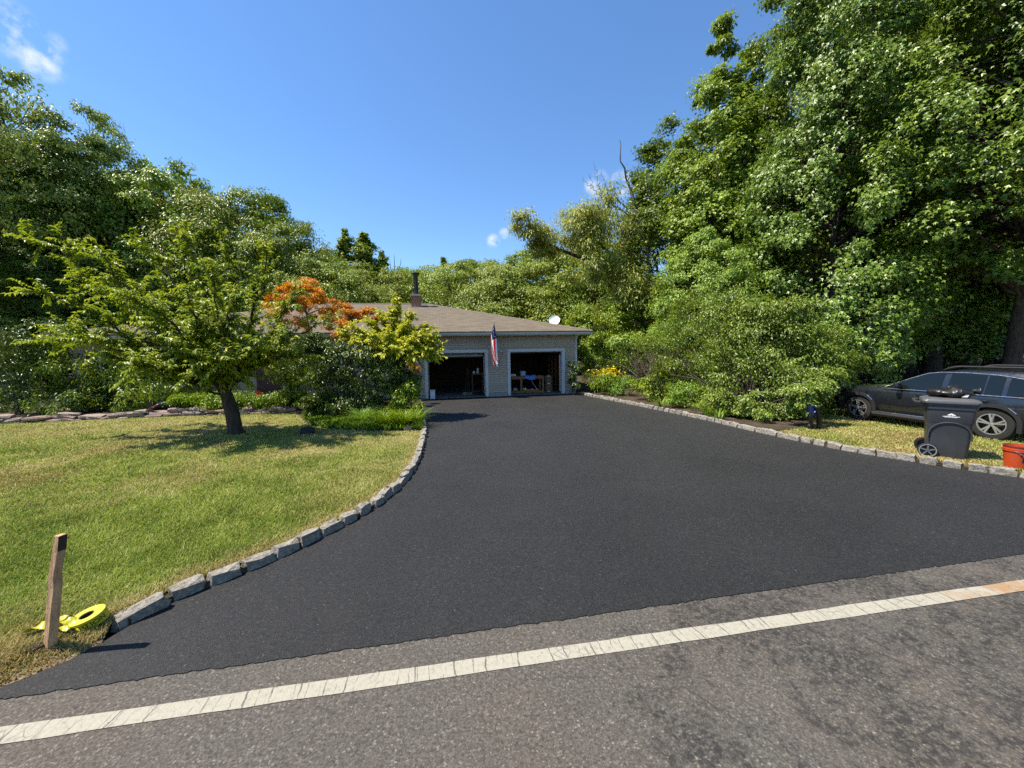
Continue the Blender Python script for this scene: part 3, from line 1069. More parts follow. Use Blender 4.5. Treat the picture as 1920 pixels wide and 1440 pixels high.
def grass(name, label, poly, pxr, n, dry_fn, hgt=.055, extra=None):
    x = RNG.uniform(pxr[0], pxr[1], n * 4)
    y = RNG.uniform(pxr[2], pxr[3], n * 4)
    d = FWD[None] + ((x - 960) / F)[:, None] * RT + ((720 - y) / F)[:, None] * UP
    t = (LZ - CAM_H) / d[:, 2]
    p = EYE + d * t[:, None]
    p[:, 2] = LZ - .012
    k = inside(p[:, 0], p[:, 1], poly)
    p = p[k][:n]
    if extra is not None:
        p = np.concatenate([p, extra])
    m = len(p)
    dist = np.hypot(p[:, 0], p[:, 1])
    dry = np.clip(dry_fn(p[:, 0], p[:, 1]), 0, 1)
    h = hgt * (.45 + .8 * RNG.random(m)) * (1 - .25 * dry) * (.55 + .9 * fbm(p[:, 0] * 5, p[:, 1] * 5, 41))
    w = .0042 + .00085 * dist
    a = RNG.random(m) * 2 * np.pi
    lean = h * (.25 + .75 * RNG.random(m))
    la = RNG.random(m) * 2 * np.pi
    side = np.stack([np.cos(a), np.sin(a), np.zeros(m)], 1)
    ld_ = np.stack([np.cos(la), np.sin(la), np.zeros(m)], 1)
    tip = p + ld_ * lean[:, None]; tip[:, 2] += h
    mid = p + ld_ * (lean * .35)[:, None]; mid[:, 2] += h * .62
    V = np.stack([p - side * w[:, None] * .5, p + side * w[:, None] * .5, mid + side * w[:, None] * .4, mid - side * w[:, None] * .4, tip], 1).reshape(-1, 3)
    b = np.arange(m) * 5
    Fc = np.stack([np.stack([b, b + 1, b + 2], 1), np.stack([b, b + 2, b + 3], 1), np.stack([b + 3, b + 2, b + 4], 1)], 1).reshape(-1, 3)
    isdry = np.clip(dry * 1.15 + RNG.normal(size=m) * .25, 0, 1)
    pat = fbm(p[:, 0] * 2.2, p[:, 1] * 2.2, 5)
    rnd = np.clip(RNG.random(m) * .7 + pat * .95 - .32, 0, 1)
    o = obj(name, mesh_np(name, V, Fc, GRASS, {'rnd': np.repeat(rnd, 3), 'dry': np.repeat(isdry, 3)}))
    return tag(o, label, 'grass', kind='stuff')


def blobs(x, y, lst, z=LZ):
    v = np.zeros(len(x))
    for (px, py, r, a) in lst:
        c = G(px, py, z)
        v = np.maximum(v, a * np.exp(-(((x - c[0]) ** 2 + (y - c[1]) ** 2) / (2 * (r * .6) ** 2))))
    return v


def dry_left(x, y):
    v = (.30 + .5 * np.clip((y - 4.5) / 4, 0, 1)) * np.clip((fbm(x * .9, y * .9, 2) - .38) * 3.2, 0, 1)
    v = np.maximum(v, blobs(x, y, [(215, 840, .9, .85), (330, 815, 2.0, .8), (450, 800, 1.7, .85), (640, 813, 1.2, .9), (755, 822, .8, .85), (120, 800, 2.2, .65), (300, 795, 2, .7), (30, 905, 1.0, .6), (50, 1255, .6, 1.0), (0, 1275, .7, 1.0), (160, 1212, .35, 1.0), (-80, 1290, .8, 1.0), (120, 1225, .4, 1.0), (520, 860, .6, .35)]))
    dc = seg_dist(x, y, lo[::4])
    v = np.maximum(v, .85 * np.exp(-(dc / .22) ** 2))
    return v + (fbm(x * 6, y * 6, 9) - .5) * .5


def dry_right(x, y):
    v = .35 + .6 * np.clip((fbm(x * 1.3, y * 1.3, 12) - .42) * 3, 0, 1)
    v = np.maximum(v, .75 * np.exp(-(seg_dist(x, y, ro[::4]) / .15) ** 2))
    return v + (fbm(x * 6, y * 6, 19) - .5) * .5


fa, fb = np.array(front_left, float), np.array(verge_in, float)
tt = RNG.random(4200) * (len(fa) - 1); ti = tt.astype(int); tf = (tt - ti)[:, None]
u_ = RNG.random(4200)[:, None] ** .6
q0 = (fa[ti] * (1 - tf) + fa[np.minimum(ti + 1, len(fa) - 1)] * tf) * (1 - u_) + (fb[ti] * (1 - tf) + fb[np.minimum(ti + 1, len(fa) - 1)] * tf) * u_
ramp_pts = np.concatenate([q0, DZ + (LZ - DZ) * np.minimum(1, u_ * 1.3) - .012], 1)
grass('grass', 'green lawn grass with straw coloured dry patches around the small tree', lawn_l, (-520, 830, 772, 1340), 330000, dry_left, extra=ramp_pts)
grass('grass', 'sparse sunburnt grass around the trash cart and car', lawn_r, (1400, 2300, 770, 960), 120000, dry_right, .05)

# ================================================================= HOUSE
HZ = .03
WALLT = 2.80       # wall top / soffit
house = thing('house', 'low grey sided house with brown hip roof and two open garage doors', 'house', HOUSE_O, HOUSE_A)
U0, U1, DEPTH = -16.4, 3.9, 13.6
D1, D2 = (-3.08, -.45), (.68, 3.23)     # door openings
OT = 2.07

# rough walls (sheathing) with the two openings left free
w = MB()
for a, b, z0, z1 in ((U0, D1[0], .0, WALLT), (D1[1], D2[0], .0, WALLT), (D2[1], U1, .0, WALLT), (D1[0], D1[1], OT, WALLT), (D2[0], D2[1], OT, WALLT)):
    w.box(a, b, .004, .14, z0, z1)
w.build('front_wall', SIDING, house)
w = MB()
w.box(U1 - .14, U1 - .004, .14, DEPTH, 0, WALLT)
w.box(U0, U1 - .004, DEPTH - .14, DEPTH, 0, WALLT)
w.box(U0, U0 + .14, .14, DEPTH - .14, 0, WALLT)
w.build('outer_wall', SIDING, house)
w = MB()
for a, b in ((U0, D1[0] - .12), (D1[1] + .12, D2[0] - .12), (D2[1] + .12, U1 + .006)):
    w.box(a, b, -.026, .004, -.05, .20)
w.box(U1 - .004, U1 + .022, .004, DEPTH, -.05, .20)
w.build('foundation', CONCRETE, house)

# lap siding, board by board
ROWS = 25
EX = (WALLT - .20) / ROWS


def board(length):
    V = [(0, -.034, 0), (length, -.034, 0), (length, .003, 0), (0, .003, 0), (0, -.008, EX + .006), (length, -.008, EX + .006), (length, .003, EX + .006), (0, .003, EX + .006)]
    return MB().hexa(V).mesh('siding_board', SIDING)


_bc = {}
for r in range(ROWS):
    z = .20 + EX * r
    if z + EX < OT + .14:
        segs = [(-5.6, D1[0] - .11), (D1[1] + .11, D2[0] - .11), (D2[1] + .11, U1)]
    else:
        segs = [(-5.6, -1.1), (-1.098, U1)] if r % 2 else [(-5.6, .9), (.902, U1)]
    for a, b in segs:
        k = round(b - a, 4)
        if k not in _bc:
            _bc[k] = board(b - a)
        obj('siding_board', _bc[k], house, (a, 0, z))
w = MB()
for r in range(ROWS):        # the far wing and the side wall, lapped the same way
    z = .20 + EX * r
    for (x0, y0, x1, y1, nx, ny) in ((U0, 0, -5.602, 0, 0, -1), (U1, .03, U1, DEPTH, 1, 0), (U0, DEPTH, U0, 0, -1, 0)):
        V = []
        for zz, o1 in ((z, .034), (z + EX, .008)):
            V += [(x0 + nx * o1, y0 + ny * o1, zz), (x1 + nx * o1, y1 + ny * o1, zz)]
        w.add([V[0], V[1], V[3], V[2]], [(0, 1, 2, 3)])
        w.add([V[0], V[1], (x1, y1, z), (x0, y0, z)], [(0, 3, 2, 1)])
so = w.build('wing_siding', SIDING, house)
so['kind'] = 'stuff'

# trim round the doors, corner boards
for (a, b) in (D1, D2):
    fr = MB().box(a - .11, b + .11, -.046, .0, OT, OT + .11)
    fr.build('door_head_trim', WHITE_TRIM, house)
    for x0, x1 in ((a - .11, a + .0), (b, b + .11)):
        MB().box(x0, x1, -.044, .0, HZ, OT - .001).build('door_side_trim', WHITE_TRIM, house)
    MB().box(a, a + .03, -.002, .20, HZ, OT - .03).build('door_jamb', WHITE_TRIM, house)
    MB().box(b - .03, b, -.002, .20, HZ, OT - .03).build('door_jamb', WHITE_TRIM, house)
    MB().box(a, b, -.002, .20, OT - .03, OT).build('door_jamb', WHITE_TRIM, house)
MB().box(U1 - .06, U1 + .034, -.046, -.001, .2, WALLT).box(U1 + .001, U1 + .03, -.001, .09, .2, WALLT).build('corner_board', WHITE_TRIM, house)
ds = MB().tube([(U1 - .02, -.36, WALLT + .06), (U1 + .0, -.08, WALLT - .22), (U1 + .0, -.075, WALLT - .3), (U1 + .0, -.075, .95)], .035, 8)
ds.build('downspout', WHITE_TRIM, house, smooth=True)

# garage interior
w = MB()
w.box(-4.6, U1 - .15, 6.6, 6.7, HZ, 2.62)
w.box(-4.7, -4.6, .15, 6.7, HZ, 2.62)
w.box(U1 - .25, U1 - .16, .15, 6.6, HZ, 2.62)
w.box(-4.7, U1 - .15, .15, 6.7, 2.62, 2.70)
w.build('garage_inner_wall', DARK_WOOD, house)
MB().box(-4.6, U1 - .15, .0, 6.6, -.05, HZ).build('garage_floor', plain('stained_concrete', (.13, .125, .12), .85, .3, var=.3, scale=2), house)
for k in range(6):
    x = U1 - .25 - .09
    MB().box(x, x + .088, .5 + k * .62, .54 + k * .62, HZ, 2.61).build('wall_stud', PINE, house)

# overhead doors rolled up under the ceiling
DOORP = plain('door_panel_paint', (.42, .43, .41), .5, .4, var=.08)
for (a, b, drop) in ((D1[0], D1[1], .20), (D2[0], D2[1], .06)):
    g = obj('garage_door', MB().tube([(a + .1, .62, 2.24), (b - .1, .62, 2.24)], .02, 8).mesh('torsion_bar', STEEL), house)
    for x in (a + .05, b - .05):
        MB().tube([(x, .25, HZ + .1), (x, .25, 1.85), (x, .36, 2.06), (x, .7, 2.18), (x, 2.7, 2.2)], .022, 6).build('door_track', STEEL, g)
    y, z = .23, OT - drop
    for k in range(4):
        L = .52
        y2, z2 = (y + L * .80, z + L * .55) if k == 0 else (y + L, z + .004)
        if k == 0:
            z2 = min(z2, 2.2); y2 = y + math.sqrt(L * L - (z2 - z) ** 2)
        p = MB().add([(a + .08, y, z), (b - .08, y, z), (b - .08, y2 - .006, z2), (a + .08, y2 - .006, z2), (a + .08, y, z + .045), (b - .08, y, z + .045), (b - .08, y2 - .006, z2 + .045), (a + .08, y2 - .006, z2 + .045)],
                      [(0, 3, 2, 1), (4, 5, 6, 7), (0, 1, 5, 4), (1, 2, 6, 5), (2, 3, 7, 6), (3, 0, 4, 7)])
        p.build('door_panel', DOORP, g)
        y, z = y2, z2
    MB().box(a + .08, b - .08, .205, .23, OT - drop - .03, OT - drop + .02).build('bottom_seal', BLACK_PLASTIC, g)

# roof
OVF, OVS = .52, .62
ex0, ex1, ey0, ey1 = U0 - OVS, U1 + OVS, -OVF, DEPTH + OVF
EZ = 2.985
RY, RZ, RX0, RX1 = 7.0, 5.10, -9.4, -3.2
T = .07
Vt = [(ex0, ey0, EZ), (ex1, ey0, EZ), (ex1, ey1, EZ), (ex0, ey1, EZ), (RX0, RY, RZ), (RX1, RY, RZ)]
Vb = [(x, y, z - T) for x, y, z in Vt]
Fr = [(0, 1, 5, 4), (1, 2, 5), (2, 3, 4, 5), (3, 0, 4), (6, 10, 11, 7), (7, 11, 8), (8, 11, 10, 9), (9, 10, 6), (0, 6, 7, 1), (1, 7, 8, 2), (2, 8, 9, 3), (3, 9, 6, 0)]
roof = MB().add(Vt + Vb, Fr).build('roof', SHINGLE, house)
RIDGE = plain('ridge_shingle', (.15, .125, .10), .95, .2, var=.25)


def caps(a, b, n, wd=.15):
    a, b = np.array(a), np.array(b)
    for i in range(n):
        p, q = a + (b - a) * (i / n), a + (b - a) * ((i + 1.12) / n)
        s = unit(np.cross(b - a, [0, 0, 1])[None])[0]
        z = np.array([0, 0, 1])
        lift = .012 + .012
        V = [p - s * wd - z * .035 + z * .012, p + z * .022, p + s * wd - z * .035 + z * .012, q - s * wd - z * .035 + z * lift, q + z * (.022 + .01), q + s * wd - z * .035 + z * lift]
        MB().add(V, [(0, 1, 4, 3), (1, 2, 5, 4), (0, 2, 1), (3, 4, 5), (0, 3, 5, 2)]).build('ridge_cap', RIDGE, roof)


caps((RX0, RY, RZ), (RX1, RY, RZ), 20)
caps((RX1, RY, RZ), (ex1, ey0, EZ), 36, .12)
MB().box(ex0 + .05, ex1 - .05, ey0 + .05, ey1 - .05, WALLT, WALLT + .03).build('soffit', plain('soffit_vinyl', (.45, .46, .43), .6, .3), house)
GUT = plain('gutter_aluminium', (.40, .40, .36), .45, .5, .1, var=.1)
w = MB()
w.box(ex0 + .03, ex1 - .03, ey0 + .02, ey0 + .049, WALLT - .01, EZ - T)
w.box(ex1 - .049, ex1 - .02, ey0 + .05, ey1, WALLT - .01, EZ - T)
w.build('fascia', GUT, house)
prof = [(0, 0), (-.07, .0), (-.10, .05), (-.105, .11), (-.095, .11), (-.09, .055), (-.065, .01), (0, .01)]
g0 = [[(x, ey0 + .018 + yy, EZ - T - .105 + zz) for yy, zz in prof] for x in (ex0 + .02, ex1 - .02)]
MB().loft(g0).build('gutter', GUT, house)

# chimney
ch = obj('chimney', MB().box(-4.06, -3.52, 5.83, 6.37, 4.4, 5.42).mesh('chimney', plain('chimney_brick', (.20, .115, .075), .9, .2, var=.35, scale=14)), house)
BR = plain('brick_face', (.22, .125, .08), .9, .2, var=.3, scale=12)
bm_ = MB().box(0, .205, -.006, .0, 0, .06).mesh('brick', BR)
for r in range(11):
    for k in range(2):
        obj('brick', bm_, ch, (-4.045 + k * .225 + (.07 if r % 2 else 0), 5.83, 4.66 + r * .0715))
MB().box(-4.12, -3.46, 5.77, 6.43, 5.42, 5.52).build('chimney_cap', plain('cap_mortar', (.42, .37, .28), .9), ch)
MB().box(-4.10, -3.42, 5.68, 5.828, 4.4, 4.76).build('flashing', plain('white_flashing', (.68, .69, .70), .4, .5), ch)
fl = MB().lathe([(.14, 0), (.14, .32), (.17, .33), (.17, .37), (.10, .37), (.10, 1.12), (.0, 1.12)], 16, c=(-3.77, 6.1, 5.52))
fl.build('flue', BLACK_STEEL, ch, smooth=True)
w = MB()
for k in range(4):
    a = math.pi / 4 + k * math.pi / 2
    w.beam((-3.77 + .16 * math.cos(a), 6.1 + .16 * math.sin(a), 5.88), (-3.77 + .16 * math.cos(a), 6.1 + .16 * math.sin(a), 6.72), .025, .025)
w.build('flue_strut', BLACK_STEEL, ch)
MB().lathe([(.0, 0), (.24, 0), (.25, .03), (.24, .06), (.0, .10)], 16, c=(-3.77, 6.1, 6.70)).build('rain_cap', BLACK_STEEL, ch, smooth=True)
MB().lathe([(.04, 0), (.04, .4), (0, .4)], 10, c=(-12.4, 5.4, 4.3)).build('vent_pipe', plain('vent_pvc', (.35, .36, .36), .5), house, smooth=True)

# wing: red shutters, windows, door and porch posts
MAROON = plain('maroon_paint', (.06, .010, .012), .5, .4)
GLASS = NT('window_glass')
GLASS = GLASS.done(GLASS.bsdf((.02, .025, .03), .06, .8))
for x in (-14.9, -12.6, -7.2):
    wn_ = obj('window', MB().box(x - .5, x + .5, -.045, -.036, 1.0, 2.2).mesh('window', GLASS), house)
    for a, b, c, d in ((x - .58, x + .58, 2.2, 2.28), (x - .58, x + .58, .92, 1.0), (x - .58, x - .5, 1.0, 2.2), (x + .5, x + .58, 1.0, 2.2), (x - .5, x + .5, 1.58, 1.62), (x - .02, x + .02, 1.0, 1.58), (x - .02, x + .02, 1.62, 2.2)):
        MB().box(a, b, -.065, -.036, c, d).build('window_frame', WHITE_TRIM, wn_)
    for s in (-1, 1):
        MB().box(x + s * .80 - .19, x + s * .80 + .19, -.06, -.036, .95, 2.25).build('shutter', MAROON, wn_)
dr = obj('front_door', MB().box(-10.0, -9.1, -.07, -.036, .2, 2.25).mesh('front_door', MAROON), house)
MB().lathe([(0, -.05), (.03, -.05), (.03, 0), (0, 0)], 10, axis='y', c=(-9.2, -.06, 1.1)).build('handle', STEEL, dr)
for x in (-13.6, -11.0, -8.4):
    MB().box(x - .06, x + .06, -.46, -.34, .05, WALLT).build('porch_post', WHITE_TRIM, house)

# floodlight on the wall pillar
fl = obj('flood_light', MB().lathe([(0, -.05), (.05, -.05), (.055, -.022), (0, -.022)], 12, axis='y', c=(.16, 0, 2.18)).mesh('flood_light', WHITE_TRIM), house)
for s in (-1, 1):
    MB().tube([(.16, -.05, 2.18), (.16 + s * .06, -.12, 2.15)], .012, 6).lathe([(0, -.10), (.045, -.10), (.05, -.06), (.03, 0), (0, 0)], 12, axis='y', c=(.16 + s * .09, -.10, 2.10)).build('lamp_head', WHITE_TRIM, fl, smooth=True)

# satellite dish on the right-hand slope
q = np.array([4.0, 4.0])
dish = thing('satellite_dish', 'small white satellite dish standing on the right edge of the roof', 'satellite dish', house_pt(3.75, 3.0, 3.30), HOUSE_A)
w = MB()
pr = [(.30 * t, .09 * t * t) for t in (0.001, .25, .5, .75, 1.0)] + [(.305, .095), (.30, .085)] + [(.30 * t, .09 * t * t - .012) for t in (.95, .75, .5, .25, 0.001)]
w.lathe([(r, -h) for r, h in pr], 24, axis='y')
d_ = w.build('reflector', plain('dish_enamel', (.72, .73, .74), .4, .5, var=.04), dish, smooth=True, loc=(0, 0, .42))
d_.rotation_euler = (R(-28), 0, R(-20))
MB().tube([(0, .12, -.25), (0, .10, .2), (0, .04, .42)], .022, 8).build('mast', STEEL, dish, smooth=True)
MB().tube([(0, .0, .14), (-.06, -.26, .12), (-.08, -.34, .30)], .012, 6).lathe([(0, -.05), (.03, -.05), (.03, .05), (0, .05)], 10, axis='y', c=(-.08, -.34, .32)).build('feed_arm', STEEL, dish)

# flag on its slanted pole
flag = thing('flag', 'american flag hanging limp from a slanted white pole between the garage doors', 'flag', house_pt(-.27, -.03, 2.35), HOUSE_A)
tipv = np.array([.10, -1.18, .98])
MB().tube([(0, 0, 0), tuple(tipv)], [.014, .011], 8).build('pole', WHITE_TRIM, flag, smooth=True)
MB().box(-.035, .035, -.02, .028, -.07, .07).tube([(0, 0, -.02), (0, -.10, .065)], .022, 8).build('bracket', STEEL, flag)
MB().lathe([(0, -.03), (.022, -.02), (.03, 0), (.022, .02), (0, .03)], 12, c=tuple(tipv * 1.01)).build('finial', plain('gilt', (.6, .5, .25), .3, .5, .8), flag, smooth=True)
nu, nv = 46, 52
V, Fc, mi = [], [], []
for i in range(nu + 1):
    u = i / nu
    for j in range(nv + 1):
        v = j / nv
        hoist = tipv * (.97 - .62 * v)
        gather = 1 - .62 * u ** .6
        cx, cy, cz = tipv * (.97 - .31 - .10 * u)
        x = cx + (hoist[0] - cx) * gather + .13 * math.sin(v * 13 + 1.5 * u) * (u ** .4) * (1 - .25 * u) + .04 * math.sin(v * 9 + 4 * u + 1) * u + .18 * u ** 1.4
        y = cy + (hoist[1] - cy) * gather + .07 * math.cos(v * 17 + 1.1 * u) * (u ** .5)
        z = hoist[2] - 1.50 * u * (1 - .10 * math.sin(v * 3.1)) + .05 * math.sin(v * 8) * u - (cz - hoist[2]) * -.35 * u
        V.append((x, y, z))
for i in range(nu):
    for j in range(nv):
        a = i * (nv + 1) + j
        Fc.append((a, a + 1, a + nv + 2, a + nv + 1))
        st = int(j / nv * 13)
        mi.append(2 if (i / nu < .38 and st < 7) else (0 if st % 2 == 0 else 1))
FR = plain('flag_red', (.42, .012, .02), .8, .1, var=.05)
FW = plain('flag_white', (.78, .76, .74), .8, .1, var=.03)
t = NT('flag_canton')
oc = t.node('TexCoord').outputs['Object']
FB = t.done(t.bsdf(t.ramp(t.vor(17, vec=oc), [(.0, (.75, .75, .75)), (.20, (.75, .75, .75)), (.25, (.012, .018, .07))]), .8, .1))
fm = mesh_np('cloth', V, Fc, [FR, FW, FB], smooth=True)
fm.polygons.foreach_set('material_index', mi)
obj('cloth', fm, flag)

# ------------------------------------------------ things inside the garage


def in_garage(u, w_, z=HZ):
    return house_pt(u, w_, z)


bench = thing('workbench', 'rough timber workbench just inside the right garage door', 'workbench', in_garage(1.62, .95), HOUSE_A)
MB().box(-.86, .86, -.35, .35, .80, .84).build('bench_top', PINE, bench)
MB().box(-.86, .86, -.372, -.352, .70, .81).build('apron', PINE, bench)
for x in (-.81, -.28, .81):
    MB().box(x - .045, x + .045, -.35, -.26, 0, .70 if x < -.5 else .80).build('leg', PINE, bench)
for x in (-.81, .81):
    MB().box(x - .045, x + .045, .26, .35, 0, .80).build('leg', PINE, bench)
MB().box(-.80, .80, -.255, .255, .10, .125).build('lower_shelf', PINE, bench)
MB().box(-.86, .86, -.374, -.352, .02, .12).build('lower_rail', PINE, bench)
BLUE = plain('blue_cloth', (.10, .19, .48), .8, .1, var=.2)
TEAL = plain('pale_blue_plastic', (.30, .45, .52), .5, .3)
V, Fc = [], []
for i in range(13):
    for j in range(9):
        u, v = i / 12, j / 8
        x = -.12 + .55 * u
        y = -.405 + .0 if v < .35 else -.405 + (v - .35) * .8
        z = .86 + .02 * math.sin(u * 9) if v >= .35 else .86 - (.35 - v) * (.30 + .28 * math.sin(u * 2.2 + .2))
        V.append((x, y + .012 * math.sin(u * 20), z + .01 * math.sin(7 * u + 5 * v)))
for i in range(12):
    for j in range(8):
        a = i * 9 + j
        Fc.append((a, a + 1, a + 10, a + 9))
tag(obj('tarp', mesh_np('tarp', V, Fc, BLUE, smooth=True), None, in_garage(1.62, .95), HOUSE_A), 'blue cloth draped over the front of the workbench', 'cloth')
tub = thing('plastic_tub', 'pale blue plastic tub standing on the workbench', 'tub', in_garage(1.50, 1.0, HZ + .84), HOUSE_A)
MB().lathe([(0, 0), (.13, 0), (.155, .2), (.17, .2), (.17, .215), (.15, .215), (.125, .02), (0, .02)], 18).build('tub_body', TEAL, tub, smooth=True)
MB().tube([(-.16, 0, .2), (-.12, -.08, .27), (.12, -.08, .27), (.16, 0, .2)], .006, 6).build('handle', STEEL, tub)
box_ = thing('cardboard_box', 'small pale box at the left end of the workbench', 'box', in_garage(.98, .9, HZ + .84), HOUSE_A)
MB().box(-.13, .13, -.09, .09, 0, .085).build('carton', plain('pale_card', (.50, .46, .40), .8), box_)
MB().box(-.135, .135, -.095, .095, .085, .10).build('lid', plain('pale_card_lid', (.56, .53, .48), .8), box_)
drum = thing('fiber_drum', 'brown upright drum beside the workbench', 'drum', in_garage(2.82, 1.0), HOUSE_A)
MB().lathe([(0, 0), (.2, 0), (.2, .82), (0, .82)], 20).build('barrel', plain('brown_fibre', (.16, .10, .05), .8), drum, smooth=True)
for z in (.02, .42, .80):
    MB().lathe([(.195, -.02), (.212, -.015), (.212, .015), (.195, .02)], 20, c=(0, 0, z)).build('hoop', STEEL, drum, smooth=True)
MB().lathe([(0, .82), (.215, .82), (.215, .86), (0, .87)], 20).build('lid', BLACK_STEEL, drum, smooth=True)
for (du, dz, sz, col, nm, lb) in ((-.05, .13, .10, (.55, .52, .18), 'rag', 'crumpled yellow rag on the lower shelf of the workbench'), (.32, .13, .07, (.35, .10, .30), 'rag', 'purple rag on the lower shelf of the workbench'), (-.52, .13, .11, (.34, .36, .38), 'rag', 'crumpled grey rag on the lower shelf of the workbench')):
    rg_ = np.random.default_rng(int(sz * 1000))
    w = MB().lathe([(0.001, 0), (.9, 0), (1.1, .35), (.8, .8), (.4, 1.1), (.001, 1.15)], 14)
    V = np.array(w.v); V *= sz; V += rg_.normal(size=V.shape) * sz * .13; V[:, 2] = np.maximum(V[:, 2], 0)
    tag(obj(nm, mesh_np(nm, V, w.f, plain('rag_%d' % int(sz * 1000), col, .9, .1, var=.3), smooth=True), None, in_garage(1.62 + du, .93, HZ + dz - .004), HOUSE_A), lb, 'rag')
tag(obj('plank', MB().beam((0, -.12, .12), (-.34, .02, .68), .05, .02).mesh('plank', plain('pale_lath', (.45, .42, .36), .7)), None, in_garage(2.2, .93), HOUSE_A), 'pale lath leaning under the workbench', 'plank')
tag(obj('board_offcut', MB().box(-.3, .3, -.1, .1, 0, .03).mesh('board_offcut', plain('yellow_pine', (.42, .28, .07), .8)), None, in_garage(1.95, .9, HZ + .125), HOUSE_A), 'yellow board lying on the lower shelf of the workbench', 'board')
shf = thing('side_shelf', 'narrow shelf with jars behind the left garage door jamb', 'shelf', in_garage(-.78, .75), HOUSE_A)
MB().box(-.28, .28, -.2, .2, 1.0, 1.03).build('shelf_board', PINE, shf)
for x in (-.24, .24):
    for y in (-.16, .16):
        MB().box(x - .02, x + .02, y - .02, y + .02, 0, 1.0).build('leg', DARK_WOOD, shf)
MB().box(-.26, .26, -.19, .19, .18, .21).build('lower_board', DARK_WOOD, shf)
for x, y, r, z, c, lb in ((-.16, -.08, .06, 1.03, (.4, .38, .33), 'small grey jar beside the stacked jars on the narrow garage shelf'), (.02, -.06, .075, 1.03, (.45, .40, .30), 'tan jar under another jar on the narrow garage shelf'), (.03, -.05, .06, 1.18, (.42, .42, .36), 'pale jar on top of the tan jar on the garage shelf')):
    j = thing('jar', lb, 'jar', in_garage(-.78 + x, .75 + y, HZ + z), HOUSE_A, 'jars on the garage shelf')
    MB().lathe([(0, 0), (r * .8, 0), (r, r * .4), (r, r * 1.3), (r * .6, r * 1.7), (0, r * 1.7)], 14).build('jar_body', plain('jar_%d' % int(r * 1000), c, .4), j, smooth=True)
    MB().lathe([(0, r * 1.7), (r * .65, r * 1.7), (r * .65, r * 2.0), (0, r * 2.0)], 14).build('lid', STEEL, j, smooth=True)
sh = thing('shop_broom', 'dark upright brooms leaning by the narrow garage shelf', 'broom', in_garage(-1.25, .95), HOUSE_A)
for k, (x, t_) in enumerate(((0, .10), (.10, -.06), (-.12, .16))):
    MB().tube([(x, 0, .1), (x + t_, .3, 1.35)], .014, 6).build('handle', DARK_WOOD, sh)
    MB().box(x - .10, x + .10, -.03, .03, 0.0, .12).build('broom_head', plain('straw_bristle', (.22, .17, .10), .9), sh)
bn = thing('plastic_bin', 'small white plastic bin beside the left garage door jamb', 'bin', house_pt(-2.88, -.02, .026), HOUSE_A)
MB().box(-.10, .11, -.15, .15, .0, .36).build('bin_body', plain('bin_white', (.60, .62, .63), .5), bn)
MB().box(-.115, .125, -.165, .165, .36, .39).build('bin_lid', WHITE_TRIM, bn)

# ================================================================= TREES
# -- prototypes; every copy is a tree of its own with trunk and crown
T_GUM = tree_meshes('gum_tree', 20.0, 4.6, 11, 'full', .05, 185, 12, 40, .185, .155, 'lobed', DEEP, BARK_D, .012, .95, .35, cl=.33, inner=.62)
T_GUM2 = tree_meshes('tall_gum_tree', 21.0, 5.4, 12, 'broad', .24, 165, 12, 40, .185, .155, 'lobed', DEEP, BARK_D, .013, .95, .35, cl=.33, inner=.5)
T_TULIP = tree_meshes('tulip_tree', 20.0, 2.3, 13, 'column', .10, 170, 10, 30, .24, .15, 'lobed', LIGHTG, BARK_G, .009, .9, .4, inner=.25, cl=.36)
T_ROUND = tree_meshes('round_tree', 12.0, 3.8, 14, 'broad', .10, 130, 12, 36, .20, .14, 'kite', GREEN, BARK_D, .014, .62, .5, inner=.5)
T_OLIVE = tree_meshes('olive_tree', 11.0, 3.8, 15, 'broad', .06, 130, 12, 36, .20, .15, 'kite', OLIVE, BARK_D, .012, .42, .5, inner=.5)
T_OPEN = tree_meshes('open_tree', 17.0, 4.6, 16, 'broad', .20, 88, 11, 38, .19, .16, 'kite', OLIVE, BARK_D, .014, .5, .4, inner=.3)
T_SPIRE = tree_meshes('spire_tree', 14.0, 1.6, 17, 'cone', .30, 90, 10, 22, .34, .17, 'kite', GREEN, BARK_D, .008, .7, .5, inner=.3)


def tree_at(meshes, hproto, px, Y, top_py, label, group=None, rz=0.0, name='tree', wide=1.0):
    """tree whose base stands under pixel column px at distance Y and whose top reaches row top_py"""
    p = P(px, 640, Y)
    h = P(px, top_py, Y)[2]
    s = h / hproto
    o = plant_tree(meshes, label, (p[0], p[1], 0), rz, (s * wide, s * wide, s), name, 'tree', group)
    return o


# right-hand wood
tree_at(T_GUM, 20, 1555, 16.5, -120, 'huge leafy sweetgum rising beyond the frame behind the big shrub', rz=.4, wide=.82)
tree_at(T_GUM, 20, 1490, 20.5, -90, 'tall dark sweetgum between the slender light tree and the huge sweetgum', rz=2.2, wide=.75)
tree_at(T_GUM2, 21, 1900, 13.5, -330, 'huge spreading tree overhanging the parked car', rz=1.1, wide=1.0)
tree_at(T_TULIP, 20, 1335, 21, 12, 'tall light green tulip tree standing clear against the sky', rz=.3, name='tulip_tree', wide=1.1)
tree_at(T_TULIP, 20, 1392, 22.5, 64, 'lower light green tulip tree between its taller twin and the dark sweetgum', rz=2.3, name='tulip_tree', wide=1.2)
tree_at(T_GUM, 20, 1275, 25, 235, 'green tree behind the bare twisted limbs right of the garage', rz=4.0, wide=1.25)
tree_at(T_ROUND, 12, 1330, 18.5, 420, 'rounded green tree rising behind the big shrub', rz=1.0)
tree_at(T_ROUND, 12, 1130, 33, 470, 'dark green tree behind the leaning yellow willow', rz=2.0)
GD = 'dark forest trees behind the parked car'
LD = 'dark shaded forest tree behind the parked car'
